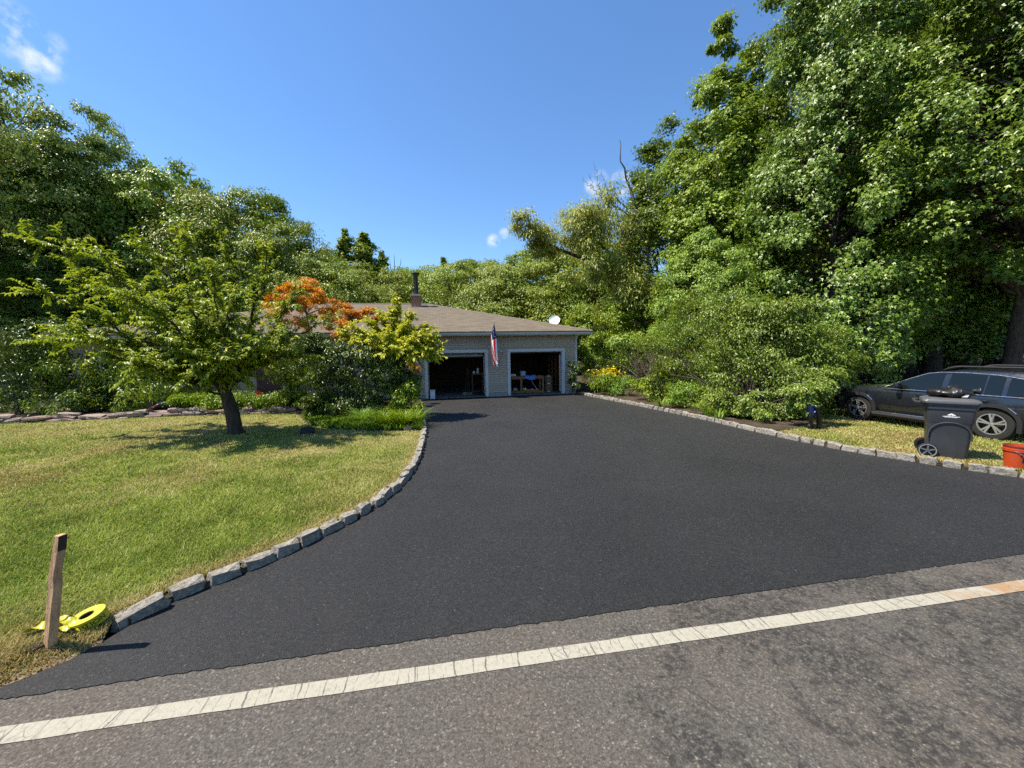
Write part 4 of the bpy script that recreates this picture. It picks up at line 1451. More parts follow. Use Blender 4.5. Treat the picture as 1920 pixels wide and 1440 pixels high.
for (x, Y, t, rz) in ((1750, 20, -160, .3), (1890, 20.5, -220, 1.7), (2050, 17.5, -260, 2.9), (1660, 24, 40, 4.1), (1820, 27, -20, 5.0), (1960, 28, -20, .9), (2150, 22, 0, 3.3), (1540, 27, 40, 2.4), (2250, 30, 60, 1.2), (1730, 36, 200, .2), (1900, 38, 200, 2.6), (1810, 23, -60, 3.7), (1950, 24, -60, .6), (1700, 30, 60, 1.9), (1780, 32, 80, 4.4), (1860, 33, 80, 2.1), (2080, 27, 0, 5.5), (1640, 33, 100, .7), (1990, 35, 120, 3.0)):
    tree_at(T_GUM2 if x > 1690 and Y < 34 else T_GUM, 21 if x > 1690 and Y < 34 else 20, x, Y, t, LD, GD, rz, wide=1.1)

# behind the house
GH, LH = 'leafy trees behind the house roof', 'leafy green tree in the row behind the house roof'
for i, (x, Y, t) in enumerate(((600, 36, 482), (640, 42, 478), (720, 39, 498), (775, 44, 512), (850, 40, 490), (905, 43, 494), (955, 38, 488), (1010, 41, 474), (1065, 37, 468), (1110, 43, 455), (815, 50, 508))):
    tree_at(T_OLIVE if i % 2 == 0 else T_ROUND, 11 if i % 2 == 0 else 12, x, Y, t - 16, LH, GH, i * 1.3, wide=1.5)
tree_at(T_SPIRE, 14, 656, 41, 424, 'thin dark spire tree left of its bushier twin behind the roof', rz=1.0)
tree_at(T_SPIRE, 14, 692, 42, 432, 'bushier dark spire tree standing over the house roof', rz=3.0, wide=1.45)
tree_at(T_SPIRE, 14, 836, 44, 478, 'small spire tree just right of the chimney', rz=2.0)
tree_at(T_SPIRE, 14, 722, 42, 466, 'short thin spire tree beside the bare snag', rz=.4)

# left-hand wood
tree_at(T_OPEN, 17, 60, 30, 100, 'tall open crowned tree with limbs against the sky', rz=.5)
tree_at(T_OPEN, 17, -120, 24, 20, 'tall tree reaching into view at the edge of the lawn', rz=2.4)
tree_at(T_OPEN, 17, 215, 34, 195, 'open crowned tree with airy tip beside the tallest tree', rz=4.2, wide=.9)
tree_at(T_GUM, 20, 165, 32, 240, 'dense dark tree filling the wood below the open crowns', rz=1.2, wide=1.2)
tree_at(T_ROUND, 12, 330, 35, 282, 'dense rounded tree on the slope of the left treeline', rz=.2)
tree_at(T_OLIVE, 11, 425, 36, 326, 'grey green rounded tree in the middle of the treeline', rz=2.2)
tree_at(T_ROUND, 12, 495, 37, 346, 'bright rounded tree towards the end of the treeline', rz=4.0)
tree_at(T_OLIVE, 11, 550, 36, 396, 'last rounded tree where the left treeline drops to the roof', rz=5.1)
GL, LL = 'shaded trees in the left wood', 'shaded tree deep in the wood left of the house'
for i, (x, Y, t) in enumerate(((-40, 34, 260), (100, 40, 280), (260, 42, 330), (380, 44, 400), (-260, 30, 150), (-330, 22, 60), (-60, 21, 480), (80, 27, 470))):
    tree_at(T_GUM, 20, x, Y, t, LL, GL, i * 1.9, wide=1.25)

# distant wood closing the horizon
rngw = np.random.default_rng(90)
cs, rs = [], []
for k in range(230):
    a = rngw.uniform(-1.25, 1.25)
    d = rngw.uniform(58, 80)
    cs.append((d * math.sin(a), d * math.cos(a), rngw.uniform(.5, 8.5))); rs.append(rngw.uniform(2.6, 4.4))
pos, ax, nrm, rnd = lobe_leaves(rngw, np.array(cs), np.array(rs), 14, 22, .5, .28)
ln = .42 * (.6 + .8 * rngw.random(len(pos)))
tag(obj('woodland', leaf_mesh('woodland', pos, ax, nrm, ln, ln * .7, GREEN, 'kite', rnd)), 'distant mass of green woodland closing the view', 'woodland', kind='stuff')

# leaning yellow willow right of the garage
r_ = np.random.default_rng(40)
YW = 24.0
wl_px = [(985, 428, 24), (1000, 452, 22), (1030, 455, 30), (1060, 445, 34), (1085, 420, 34), (1110, 400, 34), (1140, 400, 40), (1165, 425, 40), (1120, 440, 42), (1080, 468, 34), (1130, 480, 42), (1175, 470, 42), (1190, 510, 40), (1150, 515, 40), (1110, 505, 30), (1195, 555, 40), (1165, 560, 36), (1215, 590, 36), (1180, 605, 36), (1225, 540, 34), (1150, 590, 26), (1205, 440, 34)]
C, Rr = lobes_px(wl_px, YW, 1.3, r_)
Rr = Rr * 1.12


def path_px(lst, r0, r1):
    p = np.array([P(x, y, Y) for x, y, Y in lst])
    return smooth_path(p, r0, r1)


def smooth_path(p, r0, r1, n=14):
    t = np.linspace(0, len(p) - 1, n)
    q = np.stack([np.interp(t, np.arange(len(p)), p[:, k]) for k in range(3)], 1)
    q[1:-1] = (q[:-2] + 2 * q[1:-1] + q[2:]) / 4
    return q, np.linspace(r0, r1, n)


wb = P(1268, 700, YW); wb[2] = 0
tp = [smooth_path(np.array([wb, P(1262, 640, YW), P(1240, 585, YW), P(1185, 530, YW), P(1130, 497, YW - .3), P(1075, 478, YW - .5), P(1035, 462, YW - .5), P(995, 440, YW)]), .30, .03, 20),
      smooth_path(np.array([P(1240, 585, YW), P(1200, 530, YW + .4), P(1150, 480, YW + .6), P(1105, 440, YW + .6), P(1085, 410, YW)]), .17, .03),
      smooth_path(np.array([P(1240, 585, YW), P(1215, 540, YW + .4), P(1190, 490, YW + .6), P(1165, 430, YW + .6)]), .15, .03),
      smooth_path(np.array([P(1262, 640, YW), P(1210, 610, YW - .4), P(1160, 575, YW - .6)]), .12, .03)]
bush('willow_tree', 'yellowish willow leaning over the garage roof with dark limbs', 'tree', wb, C, Rr, 41, 24, 62, .19, WILLOW, BARK_D, .28, 'kite', .3, .34, .8, .8, trunk_paths=tp, stem_r=.035)

# bare snag beside it
snag = thing('dead_tree', 'bare twisted dead tree standing above the yellow willow', 'tree', P(1250, 700, 23) * (1, 1, 0))
sb_ = np.array(snag.location)
YS = 23.0
tr_ = [([(1250, 700), (1248, 600), (1222, 520), (1205, 450), (1193, 400), (1180, 345), (1165, 300), (1162, 262)], .17, .015),
       ([(1205, 450), (1175, 395), (1150, 360), (1132, 345)], .05, .008), ([(1198, 420), (1150, 385), (1128, 375), (1112, 350), (1104, 325)], .05, .007),
       ([(1128, 375), (1118, 330), (1113, 300)], .025, .005), ([(1150, 385), (1135, 350), (1127, 318)], .025, .005), ([(1112, 350), (1098, 345), (1092, 330)], .02, .005),
       ([(1248, 600), (1235, 520), (1222, 440), (1226, 390), (1240, 360)], .10, .012), ([(1226, 400), (1215, 360), (1210, 320)], .04, .006), ([(1180, 345), (1196, 315), (1200, 290)], .025, .005), ([(1222, 440), (1250, 420), (1262, 395)], .035, .006)]
for k, (pts, a, b) in enumerate(tr_):
    p = np.array([P(x, y, YS + .25 * math.sin(i * 1.7 + k)) for i, (x, y) in enumerate(pts)])
    if k == 0:
        p[0][2] = -.1
    q, rr = smooth_path(p, a, b, 22)
    q[1:-1] += r_.normal(size=(20, 3)) * .05
    V, Fc = tubes_np([(q - sb_, rr)], 6)
    obj('trunk' if k == 0 else 'branch', mesh_np('snag', V, Fc, BARK_G, smooth=True), snag)
sn2 = thing('dead_tree', 'thin bare snag behind the roof next to the spire trees', 'tree', P(742, 600, 41) * (1, 1, 0))
b2 = np.array(sn2.location)
for k, pts in enumerate(([(742, 600), (741, 530), (739, 478)], [(741, 530), (733, 505), (731, 490)], [(741, 520), (750, 500), (752, 486)])):
    p = np.array([P(x, y, 41) for x, y in pts])
    if k == 0:
        p[0][2] = -.1
    q, rr = smooth_path(p, .12 if k == 0 else .05, .02, 10)
    V, Fc = tubes_np([(q - b2, rr)], 5)
    obj('trunk' if k == 0 else 'branch', mesh_np('snag', V, Fc, BARK_G, smooth=True), sn2)

# ================================================================= SHRUBS, RIGHT
rs_ = np.random.default_rng(50)
big = [(1270, 690, 40), (1300, 640, 45), (1340, 600, 42), (1380, 575, 40), (1420, 590, 45), (1350, 660, 60), (1410, 660, 60), (1460, 610, 45), (1500, 600, 42), (1540, 640, 45), (1480, 670, 60), (1550, 690, 45), (1575, 715, 36), (1420, 720, 60), (1350, 730, 55), (1300, 740, 45), (1490, 735, 50), (1540, 745, 38), (1450, 765, 40), (1390, 770, 40), (1330, 765, 34), (1255, 725, 35), (1300, 590, 34), (1240, 650, 36), (1560, 655, 36), (1595, 690, 26), (1500, 768, 30), (1560, 742, 34), (1592, 722, 28), (1465, 775, 22), (1420, 778, 22), (1370, 772, 22)]
CURB_X, CURB_Y = [1080, 1140, 1200, 1300, 1400, 1500, 1600], [18.4, 16.5, 14.6, 11.3, 9.15, 8.1, 7.3]


def lobes_behind_curb(lst, Yc, back, spread, rng):
    """crown lobes kept on the garden side of the curb"""
    C, Rr = [], []
    for (x, y, r) in lst:
        Y = max(Yc, float(np.interp(x - r * .6, CURB_X, CURB_Y)) + back) + abs(rng.normal()) * spread
        C.append(P(x, y, Y)); Rr.append(r / F * Y)
    return np.array(C), np.array(Rr)


C, Rr = lobes_behind_curb(big, 10.9, 1.1, .55, rs_)
C2, R2 = lobes_behind_curb([(1480, 745, 32), (1505, 725, 30), (1478, 772, 20), (1530, 722, 28), (1440, 778, 20), (1405, 776, 20), (1372, 766, 20), (1420, 762, 28), (1550, 715, 24)], 10.3, .9, .1, rs_)
C3, R3 = lobes_behind_curb([(1492, 748, 24), (1512, 732, 22), (1530, 730, 20), (1498, 768, 16), (1545, 735, 16)], 9.3, .9, .1, rs_)
C2, R2 = np.concatenate([C2, C3]), np.concatenate([R2, R3])
C, Rr = np.concatenate([C, C2]), np.concatenate([Rr, R2])
base = P(1410, 740, 11.3); base[2] = LZ
bush('large_shrub', 'large glossy leaved shrub spilling over the right curb', 'shrub', base, C, Rr, 51, 34, 52, .072, BIGSHRUB, BARK_D, .52, 'kite', .35, .28, .9, .6, stem_r=.035)
tw = thing('dead_shrub', 'tangle of bare brown twigs between the yew and the large shrub', 'shrub', (P(1225, 700, 15.6)[0], 15.6, LZ))
paths = []
for k in range(70):
    e = np.array([rs_.normal() * .75, rs_.normal() * .55, 1.0 + rs_.random() * 1.05])
    paths.append(limb((rs_.normal() * .15, rs_.normal() * .15, -.05), e, rs_, .014, .003, .12))
    for j in range(3):
        e2 = e + np.array([rs_.normal() * .25, rs_.normal() * .2, rs_.random() * .25])
        paths.append(limb(paths[-1 - j][0][4], e2, rs_, .006, .002, .1, 5))
V, Fc = tubes_np([p for p in paths if len(p[0]) == 7], 4)
V2, F2 = tubes_np([p for p in paths if len(p[0]) == 5], 4)
obj('stems', mesh_np('stems', V, Fc, TWIG), tw)['kind'] = 'stuff'
obj('twigs', mesh_np('twigs', V2, F2, TWIG), tw)['kind'] = 'stuff'


def shrub_px(name, label, lst, Y, spread, seed, clumps, per, leaf, mat, asp=.5, cat='shrub', group=None, bark=BARK_D, up=.4, shape='kite', cl=.27, fill=.6):
    r = np.random.default_rng(seed)
    C, Rr = lobes_px(lst, Y, spread, r)
    b = C.mean(0); b[2] = LZ
    return bush(name, label, cat, b, C, Rr, seed + 1, clumps, per, leaf, mat, bark, asp, shape, up, cl, .9, fill, group, stem_r=.018)


shrub_px('yew_shrub', 'dark rounded yew shrub at the garage corner', [(1100, 702, 17), (1118, 696, 19), (1137, 702, 17), (1105, 718, 17), (1125, 718, 19), (1142, 718, 15)], 18.2, .15, 61, 24, 34, .05, YEW, .2, up=.6)
shrub_px('backdrop_shrub', 'light green leafy shrub beside the garage downspout', [(1105, 650, 22), (1130, 665, 26), (1160, 655, 26), (1190, 650, 28), (1150, 690, 26), (1110, 680, 16), (1180, 690, 24), (1215, 660, 26)], 19.6, .6, 63, 22, 30, .11, LIGHTG, .5)
shrub_px('backdrop_shrub', 'dense green shrub filling the gap under the leaning willow', [(1130, 610, 34), (1180, 625, 34), (1225, 640, 34), (1265, 620, 36), (1100, 600, 26), (1290, 660, 34)], 21.5, .8, 65, 24, 34, .12, GREEN, .55)
fl_ = thing('flowering_plant', 'bushy plant with yellow flowers beside the yew', 'plant', (P(1138, 735, 17.1)[0], 17.1, LZ))
fl_.scale = (1.35, 1.2, 1.35)
r = np.random.default_rng(67)
pos, ax, nrm, rnd = lobe_leaves(r, np.array([(-.25, 0, .35), (.2, .1, .4), (0, -.15, .5), (.35, -.05, .3), (-.1, .15, .6)]), np.array([.36, .36, .36, .3, .3]), 22, 20, .5)
ln = .10 * (.6 + .7 * r.random(len(pos)))
obj('leaves', leaf_mesh('leaves', pos, ax, nrm, ln, ln * .25, FRESH, 'kite', rnd), fl_)
fp = np.stack([r.normal(size=150) * .25, r.normal(size=150) * .14 - .12, .72 + r.normal(size=150) * .09], 1)
obj('flowers', leaf_mesh('flowers', fp, r.normal(size=(150, 3)) + (0, 0, .3), r.normal(size=(150, 3)) * .4 + (0, 0, 1), np.full(150, .085), np.full(150, .07), YELLOWF), fl_)['kind'] = 'stuff'
shrub_px('border_plant', 'low leafy plant with rusty tips beside the yellow flowers', [(1165, 728, 18), (1185, 730, 20), (1150, 732, 14), (1176, 714, 14)], 16.4, .1, 71, 20, 26, .07, FRESH, .35, 'plant')
shrub_px('border_plant', 'mid green leafy plant spreading along the right curb', [(1215, 738, 24), (1235, 722, 24), (1252, 740, 24), (1202, 722, 20), (1240, 702, 16)], 14.9, .15, 73, 22, 28, .075, GREEN, .5, 'plant')
shrub_px('border_plant', 'bright green leafy clump between curb and large shrub', [(1275, 745, 26), (1300, 754, 24), (1290, 728, 24), (1262, 746, 16), (1312, 740, 20)], 12.9, .12, 75, 24, 28, .07, FRESH, .5, 'plant')
shrub_px('border_plant', 'dark green low plant at the foot of the large shrub', [(1335, 764, 22), (1356, 770, 20), (1342, 745, 22), (1375, 775, 16)], 11.3, .1, 76, 24, 30, .065, SHRUB, .5, 'plant')
shrub_px('climbing_vine', 'dark climbing vine on the wall right of the garage doors', [(1072, 685, 9), (1079, 700, 9), (1074, 715, 8), (1080, 725, 9), (1083, 690, 9)], 17.75, .05, 77, 12, 16, .08, RHODO, .6, 'vine')
for k, (x, y, Y, n, h, lb) in enumerate(((1325, 780, 10.1, 70, .40, 'arching strap leaf clump under the large shrub'), (1348, 786, 9.75, 50, .32, 'small strap leaf clump at the curb under the shrub'), (1240, 764, 12.1, 60, .35, 'strap leaf clump beside the bright green plants'))):
    p = G(x, y, LZ)
    o = thing('strap_leaf_plant', lb, 'plant', p)
    obj('leaves', blades('leaves', None, n, h, .38, .022, FRESH if k else SHRUB, rs_), o)

# ================================================================= GARDEN, LEFT
# cherry tree on the lawn
rc = np.random.default_rng(80)
cb = G(443, 813, LZ)
YC = cb[1]
cherry = thing('cherry_tree', 'small spreading cherry tree with yellow green leaves on the lawn', 'tree', cb)
fork = P(424, 738, YC - .05)
trunk = np.array([cb + (0, 0, -.1), cb + (-.02, 0, .12), P(436, 775, YC), P(428, 750, YC), fork, fork + (-.12, -.05, .28)])
tq, trd = smooth_path(trunk, .19, .12, 12)
trd[0:3] = (.25, .205, .175)
ends = [(60, 545, 8.6), (110, 440, 10.2), (190, 470, 9.2), (250, 445, 10.6), (335, 425, 10.3), (415, 440, 10.0), (500, 470, 9.6), (560, 545, 9.4), (615, 600, 10.0), (120, 610, 8.4), (245, 560, 8.0), (350, 545, 8.3), (450, 550, 8.6), (540, 640, 9.0), (320, 650, 8.1), (190, 670, 8.9), (70, 640, 9.8), (300, 500, 11.4), (190, 550, 11.3), (480, 590, 11.2), (420, 670, 8.4), (575, 665, 10.2), (130, 520, 9.5), (400, 500, 9.0), (290, 600, 9.4), (480, 640, 8.6), (370, 615, 9.0), (250, 680, 8.4), (40, 430, 10.5)]
limbs = []
for k, (x, y, Y) in enumerate(ends):
    e = P(x, y, Y - .35) - cb
    s = tq[-1 - (k % 4)] - cb
    L = np.linalg.norm(e - s)
    limbs.append(limb(s, e, rc, .055 if L > 2.5 else .035, .009, .10 if y < 560 else .16, 12))
pos, ax, nrm, rnd, paths = sprays(limbs, rc, 56, .62, 28, .1, .14, .45)
pos = np.concatenate([pos]); ln = .102 * (.7 + .6 * rc.random(len(pos)))
keep = pos[:, 2] > .95
obj('crown', leaf_mesh('cherry_crown', pos[keep], ax[keep], nrm[keep], ln[keep], ln[keep] * .48, CHERRY, 'long', rnd[keep], .2), cherry)
V, Fc = tubes_np([(tq - cb, trd)], 10)
obj('trunk', mesh_np('cherry_trunk', V, Fc, BARK_D, smooth=True), cherry)
V, Fc = tubes_np(limbs, 6)
obj('limbs', mesh_np('cherry_limbs', V, Fc, BARK_D, smooth=True), cherry)['kind'] = 'stuff'
V, Fc = tubes_np([p for p in paths if len(p[0]) == 5], 3)
obj('twigs', mesh_np('cherry_twigs', V, Fc, BARK_D), cherry)['kind'] = 'stuff'

# orange japanese maple
ml = [(522, 568, 20), (545, 548, 18), (575, 543, 20), (560, 570, 22), (598, 562, 18), (535, 590, 20), (575, 595, 20), (612, 580, 20), (635, 574, 18), (655, 582, 16), (625, 600, 18), (660, 600, 14), (690, 590, 14), (640, 622, 16), (706, 600, 9)]
C, Rr = lobes_px(ml, 14.4, .5, np.random.default_rng(81))
mb_ = P(590, 700, 14.6); mb_[2] = LZ
tp = [smooth_path(np.array([mb_, mb_ + (.1, 0, .8), mb_ + (0, 0, 1.5), P(575, 590, 14.4)]), .10, .03), smooth_path(np.array([mb_ + (.1, 0, .8), mb_ + (.8, 0, 1.7), P(660, 600, 14.4)]), .07, .02), smooth_path(np.array([mb_ + (.1, 0, .8), mb_ + (-.8, 0, 1.7), P(520, 600, 14.4)]), .07, .02)]
bush('japanese_maple', 'orange leaved japanese maple in front of the roof', 'tree', mb_, C, Rr, 82, 26, 40, .085, ORANGE, BARK_D, .45, 'lobed', .6, .30, .6, .8, trunk_paths=tp)
shrub_px('japanese_maple', 'low orange maple branch by the left door jamb', [(775, 690, 7), (783, 693, 6), (768, 686, 6)], 15.5, .1, 83, 10, 16, .07, ORANGE, .45, 'tree', shape='lobed', up=.8)

# lime green small tree over the dark shrub
ry = np.random.default_rng(84)
yb = P(742, 740, 12.3); yb[2] = LZ
yt = thing('lime_tree', 'small lime yellow tree above the dark shrub by the driveway', 'tree', yb)
yfork = P(742, 668, 12.3) - yb
stem = [smooth_path(np.array([(0, 0, -.1), (-.03, 0, .6), yfork * .8, yfork]), .05, .03, 8), smooth_path(np.array([(.05, 0, -.1), (.12, 0, .7), yfork + (.1, 0, -.15)]), .03, .02, 8)]
yl = []
for (x, y, Y) in ((655, 610, 12.2), (665, 640, 11.8), (690, 600, 12.5), (715, 590, 12.6), (735, 580, 12.4), (745, 560, 12.6), (770, 590, 12.2), (785, 630, 11.8), (815, 632, 12.0), (825, 650, 12.1), (800, 615, 12.4), (820, 668, 11.8), (770, 640, 11.5), (730, 630, 11.5), (700, 630, 11.6), (680, 660, 11.8), (795, 655, 11.6), (760, 610, 11.9), (750, 655, 11.4), (705, 655, 12.9), (775, 665, 11.4), (640, 625, 12.3), (720, 660, 11.5), (805, 645, 12.4)):
    yl.append(limb(yfork + ry.normal(size=3) * .03, P(x, y, Y) - yb, ry, .022, .005, .10, 10))
pos, ax, nrm, rnd, paths = sprays(yl, ry, 60, .42, 24, .07, .15, .3)
ln = .095 * (.7 + .6 * ry.random(len(pos)))
obj('crown', leaf_mesh('lime_crown', pos, ax, nrm, ln, ln * .48, LIME, 'long', rnd, .2), yt)
V, Fc = tubes_np(stem + yl, 5)
obj('trunk', mesh_np('lime_trunk', V, Fc, BARK_G, smooth=True), yt)
V, Fc = tubes_np([p for p in paths if len(p[0]) == 5], 3)
obj('twigs', mesh_np('lime_twigs', V, Fc, BARK_G), yt)['kind'] = 'stuff'

shrub_px('rhododendron', 'large dark glossy shrub left of the driveway under the lime tree', [(600, 690, 34), (640, 670, 30), (680, 690, 36), (720, 700, 34), (610, 730, 36), (650, 730, 38), (700, 740, 38), (745, 735, 34), (620, 765, 30), (665, 768, 30), (760, 700, 26), (590, 655, 24), (590, 768, 20), (775, 725, 16), (700, 772, 22)], 12.2, .35, 85, 44, 36, .09, RHODO, .40)
shrub_px('ivy_mound', 'leafy green mound of ivy beside the driveway edge', [(745, 762, 22), (765, 750, 24), (775, 735, 20), (758, 728, 22)], 11.5, .15, 87, 22, 26, .07, SHRUB, .65)
shrub_px('weeping_shrub', 'fine leaved olive shrub behind the cherry tree trunk', [(500, 690, 30), (540, 665, 34), (560, 700, 32), (520, 650, 30), (575, 670, 28), (545, 725, 22)], 13.4, .35, 89, 44, 40, .08, SHRUB, .3)
GS = 'dark shrubs along the house front'
for k, (lst, lb, mt) in enumerate((([(10, 650, 44), (45, 690, 48), (5, 720, 46), (60, 640, 36), (45, 745, 40), (10, 765, 36)], 'dark glossy shrub at the far end of the stone wall', RHODO),
                                  ([(110, 665, 40), (140, 640, 34), (150, 700, 44), (105, 720, 44), (160, 745, 38), (120, 760, 34)], 'dark shrub with pale leaf tips behind the wall of flat stones', DEEP),
                                  ([(215, 670, 40), (250, 650, 36), (230, 715, 44), (270, 700, 40), (210, 755, 32), (265, 750, 32)], 'dense green shrub behind the broken stones of the wall', SHRUB),
                                  ([(320, 680, 34), (300, 720, 34), (345, 715, 30), (320, 745, 26)], 'dark green shrub next to the bright groundcover', DEEP))):
    shrub_px('garden_shrub', lb, lst, 14.0 + .2 * k, .4, 100 + k * 3, 24, 34, .11, mt, .45)
# bright low groundcover behind the wall
rg2 = np.random.default_rng(120)
cs, rs = [], []
for k in range(80):
    x = rg2.uniform(330, 572)
    cs.append(P(x, rg2.uniform(735, 766), rg2.uniform(13.1, 14.4))); rs.append(rg2.uniform(.18, .34))
cs = np.array(cs); cs[:, 2] = np.clip(cs[:, 2], .15, .62)
pos, ax, nrm, rnd = lobe_leaves(rg2, cs, np.array(rs), 14, 16, .5)
keep = pos[:, 2] > .05
ln = .085 * (.6 + .7 * rg2.random(keep.sum()))
tag(obj('groundcover', leaf_mesh('groundcover', pos[keep], ax[keep], nrm[keep], ln, ln * .5, FRESH, 'kite', rnd[keep])), 'bright green low groundcover behind the stone wall', 'groundcover', kind='stuff')
for k, (x, y, n, h, mt, lb) in enumerate(((680, 795, 260, .42, FRESH, 'clump of arching grass in front of the dark shrub'), (720, 800, 280, .40, FRESH, 'yellow green ornamental grass clump beside the drive'), (755, 803, 280, .44, FRESH, 'ornamental grass clump at the curb end beside the driveway'), (778, 795, 200, .42, FRESH, 'small grass tuft against the end of the left curb'), (740, 786, 240, .42, FRESH, 'grass clump growing around the flat rock'), (265, 770, 60, .75, GREEN, 'tall dark sword leaved plant behind the wall'), (60, 760, 40, .8, GREEN, 'fern like arching plant in front of the dark glossy shrub'), (400, 765, 80, .7, FRESH, 'tall grassy plant left of the cherry trunk'))):
    o = thing('ornamental_grass', lb, 'plant', G(x, y, LZ))
    obj('leaves', blades('leaves', None, n, h, .55, .013, mt, rg2, 1.0), o)
bp = np.array([bed_front[2], bed_front[1], bed_front[0], G(570, 778, LZ)[:2], G(640, 770, LZ)[:2], G(740, 765, LZ)[:2], lo[min(k_top + 30, len(lo) - 1)], lo[min(k_top + 14, len(lo) - 1)], lo[k_top]])
bx_, by_ = RNG.uniform(bp[:, 0].min(), bp[:, 0].max(), 60000), RNG.uniform(bp[:, 1].min(), bp[:, 1].max(), 60000)
ins = inside(bx_, by_, bp) & (fbm(bx_ * 1.6, by_ * 1.6, 31) > .38)
bx_, by_ = bx_[ins][:16000], by_[ins][:16000]
m_ = len(bx_)
az_ = RNG.random(m_) * 6.283
pos_ = np.stack([bx_, by_, np.full(m_, LZ)], 1)
ax_ = np.stack([np.cos(az_) * .5, np.sin(az_) * .5, 1 + 0 * az_], 1)
nr_ = np.stack([np.sin(az_), -np.cos(az_), .3 + 0 * az_], 1)
tag(obj('bed_grass', leaf_mesh('bed_grass', pos_, ax_, nr_, .10 + .13 * RNG.random(m_), np.full(m_, .012), FRESH, 'kite', None, .5)), 'weedy grass filling the bed beside the left curb end', 'grass', kind='stuff')
rock = stone_mesh('flat_rock', .75, .5, .28, rg2, FIELDSTONE, .2)
tag(obj('rock', rock, None, G(715, 778, LZ) + (0, 0, -.02), .3), 'flat pale rock among the grass clumps by the dark shrub', 'rock')
rock2 = stone_mesh('dark_stone', .34, .28, .17, rg2, plain('dark_basalt', (.03, .028, .026), .9, .2, var=.3), .2)
tag(obj('rock', rock2, None, G(577, 812, LZ) + (0, 0, -.03), .6), 'black stone lying in the tree shade on the lawn', 'rock')
tag(obj('rock', stone_mesh('small_stone', .2, .15, .12, rg2, FIELDSTONE, .2), None, G(765, 806, LZ) + (0, 0, -.02), .2), 'small pale stone at the edge of the grass clumps', 'rock')
rf = thing('red_flower', 'single red flower on a stem above the groundcover', 'flower', (P(487, 745, 13.4)[0], 13.4, LZ))
MB().tube([(0, 0, -.05), (.02, 0, .35), (0, -.02, .66)], .008, 6).build('stem', plain('green_stem', (.06, .12, .02), .7), rf)
a_ = np.arange(16) * .393
obj('petals', leaf_mesh('petals', np.zeros((16, 3)) + (0, -.02, .66), np.stack([np.cos(a_), -.4 + 0 * a_, np.sin(a_)], 1), np.tile([0, -1.0, .3], (16, 1)), np.full(16, .13), np.full(16, .08), REDF), rf)

# stone wall: every stone its own piece
rwl = np.random.default_rng(130)
SLABS = [stone_mesh('wall_stone', .48, .34, .105, rwl, FIELDSTONE, .22) for k in range(8)]
wall = tag(obj('stone_wall', mesh_np('stone_wall', [(*p, z) for p in wall_line + (0, .26) for z in (.0, .17)], [(2 * i, 2 * i + 2, 2 * i + 3, 2 * i + 1) for i in range(len(wall_line) - 1)], SOIL)), 'low dry laid wall of flat brown stones edging the bed', 'wall')
sw = np.concatenate([[0], np.cumsum(np.linalg.norm(np.diff(wall_line, axis=0), axis=1))])
for row in range(3):
    q = rwl.random() * .3
    while q < sw[-1] - .2:
        L = .36 + .34 * rwl.random()
        x, y = np.interp(q + L / 2, sw, wall_line[:, 0]), np.interp(q + L / 2, sw, wall_line[:, 1])
        i = min(int(np.searchsorted(sw, q + L / 2)), len(wall_line) - 1)
        dd = wall_line[i] - wall_line[i - 1]
        if row < 2 or rwl.random() < .35:
            o = obj('wall_stone', SLABS[int(rwl.integers(8))], wall, (x + rwl.normal() * .03, y + .14 + .03 * row + rwl.normal() * .035, LZ - .04 + row * .088 + rwl.normal() * .01))
            o.rotation_euler = (rwl.normal() * .06, rwl.normal() * .06, math.atan2(dd[1], dd[0]) + rwl.normal() * .13)
            o.scale = (L / .46, .8 + .4 * rwl.random(), .7 + .6 * rwl.random())
        q += L + .03
V, Fc = [], []
for i in range(9):
    for j in range(4):
        V.append((i * .055 + .015 * math.sin(j * 2 + i), j * .05 + .012 * math.sin(i * 1.7), .03 * math.sin(i * 1.3 + j) + i * .018))
for i in range(8):
    for j in range(3):
        Fc.append((i * 4 + j, i * 4 + j + 1, i * 4 + j + 5, i * 4 + j + 4))
rc_ = thing('red_cloth', 'small red cloth on a thin stick lying on the stone wall', 'cloth', G(262, 782, LZ) + (0, .02, .20))
obj('cloth', mesh_np('cloth', V, Fc, plain('red_cloth', (.48, .035, .03), .8, .1), smooth=True), rc_)
MB().tube([(.1, .06, .03), (.7, .10, .26)], .008, 6).build('stick', PINE, rc_)

# ================================================================= CAR
PAINT = plain('dark_grey_car_paint', (.010, .012, .016), .25, .5, .0, var=.02, coat=1.0)
CLAD = plain('black_cladding', (.014, .014, .015), .6, .35, var=.1)
CGLASS = NT('car_glass')
CGLASS = CGLASS.done(CGLASS.bsdf((.006, .009, .009), .03, .45))
CHROME = plain('bright_trim', (.62, .63, .65), .18, .5, 1.0, var=.03)
TYRE = plain('tyre_rubber', (.022, .021, .020), .85, .25, var=.2, bump=.1)
ALLOY = plain('machined_alloy', (.60, .60, .60), .3, .5, .85, var=.04)
rear = G(1862, 824, LZ)
CAR_S = .92
WB = 2.70
ang = None
for k in range(400):
    a = R(60 + k * .2)
    f = rear + WB * CAR_S * np.array([math.cos(a), math.sin(a), 0])
    d = f - EYE
    if 960 + F * (d @ RT) / (d @ FWD) < 1612:
        ang = a
        break
car = thing('parked_car', 'dark grey station wagon parked on the grass under the trees', 'car', (rear[0], rear[1], LZ - .01), ang)
car.scale = (CAR_S, CAR_S, CAR_S)
# local axes: x forward from the rear axle, y to the car's left, z up; near side wheels at y=+.78
YO = -.80          # shift so that the near side wheel stands on the located point


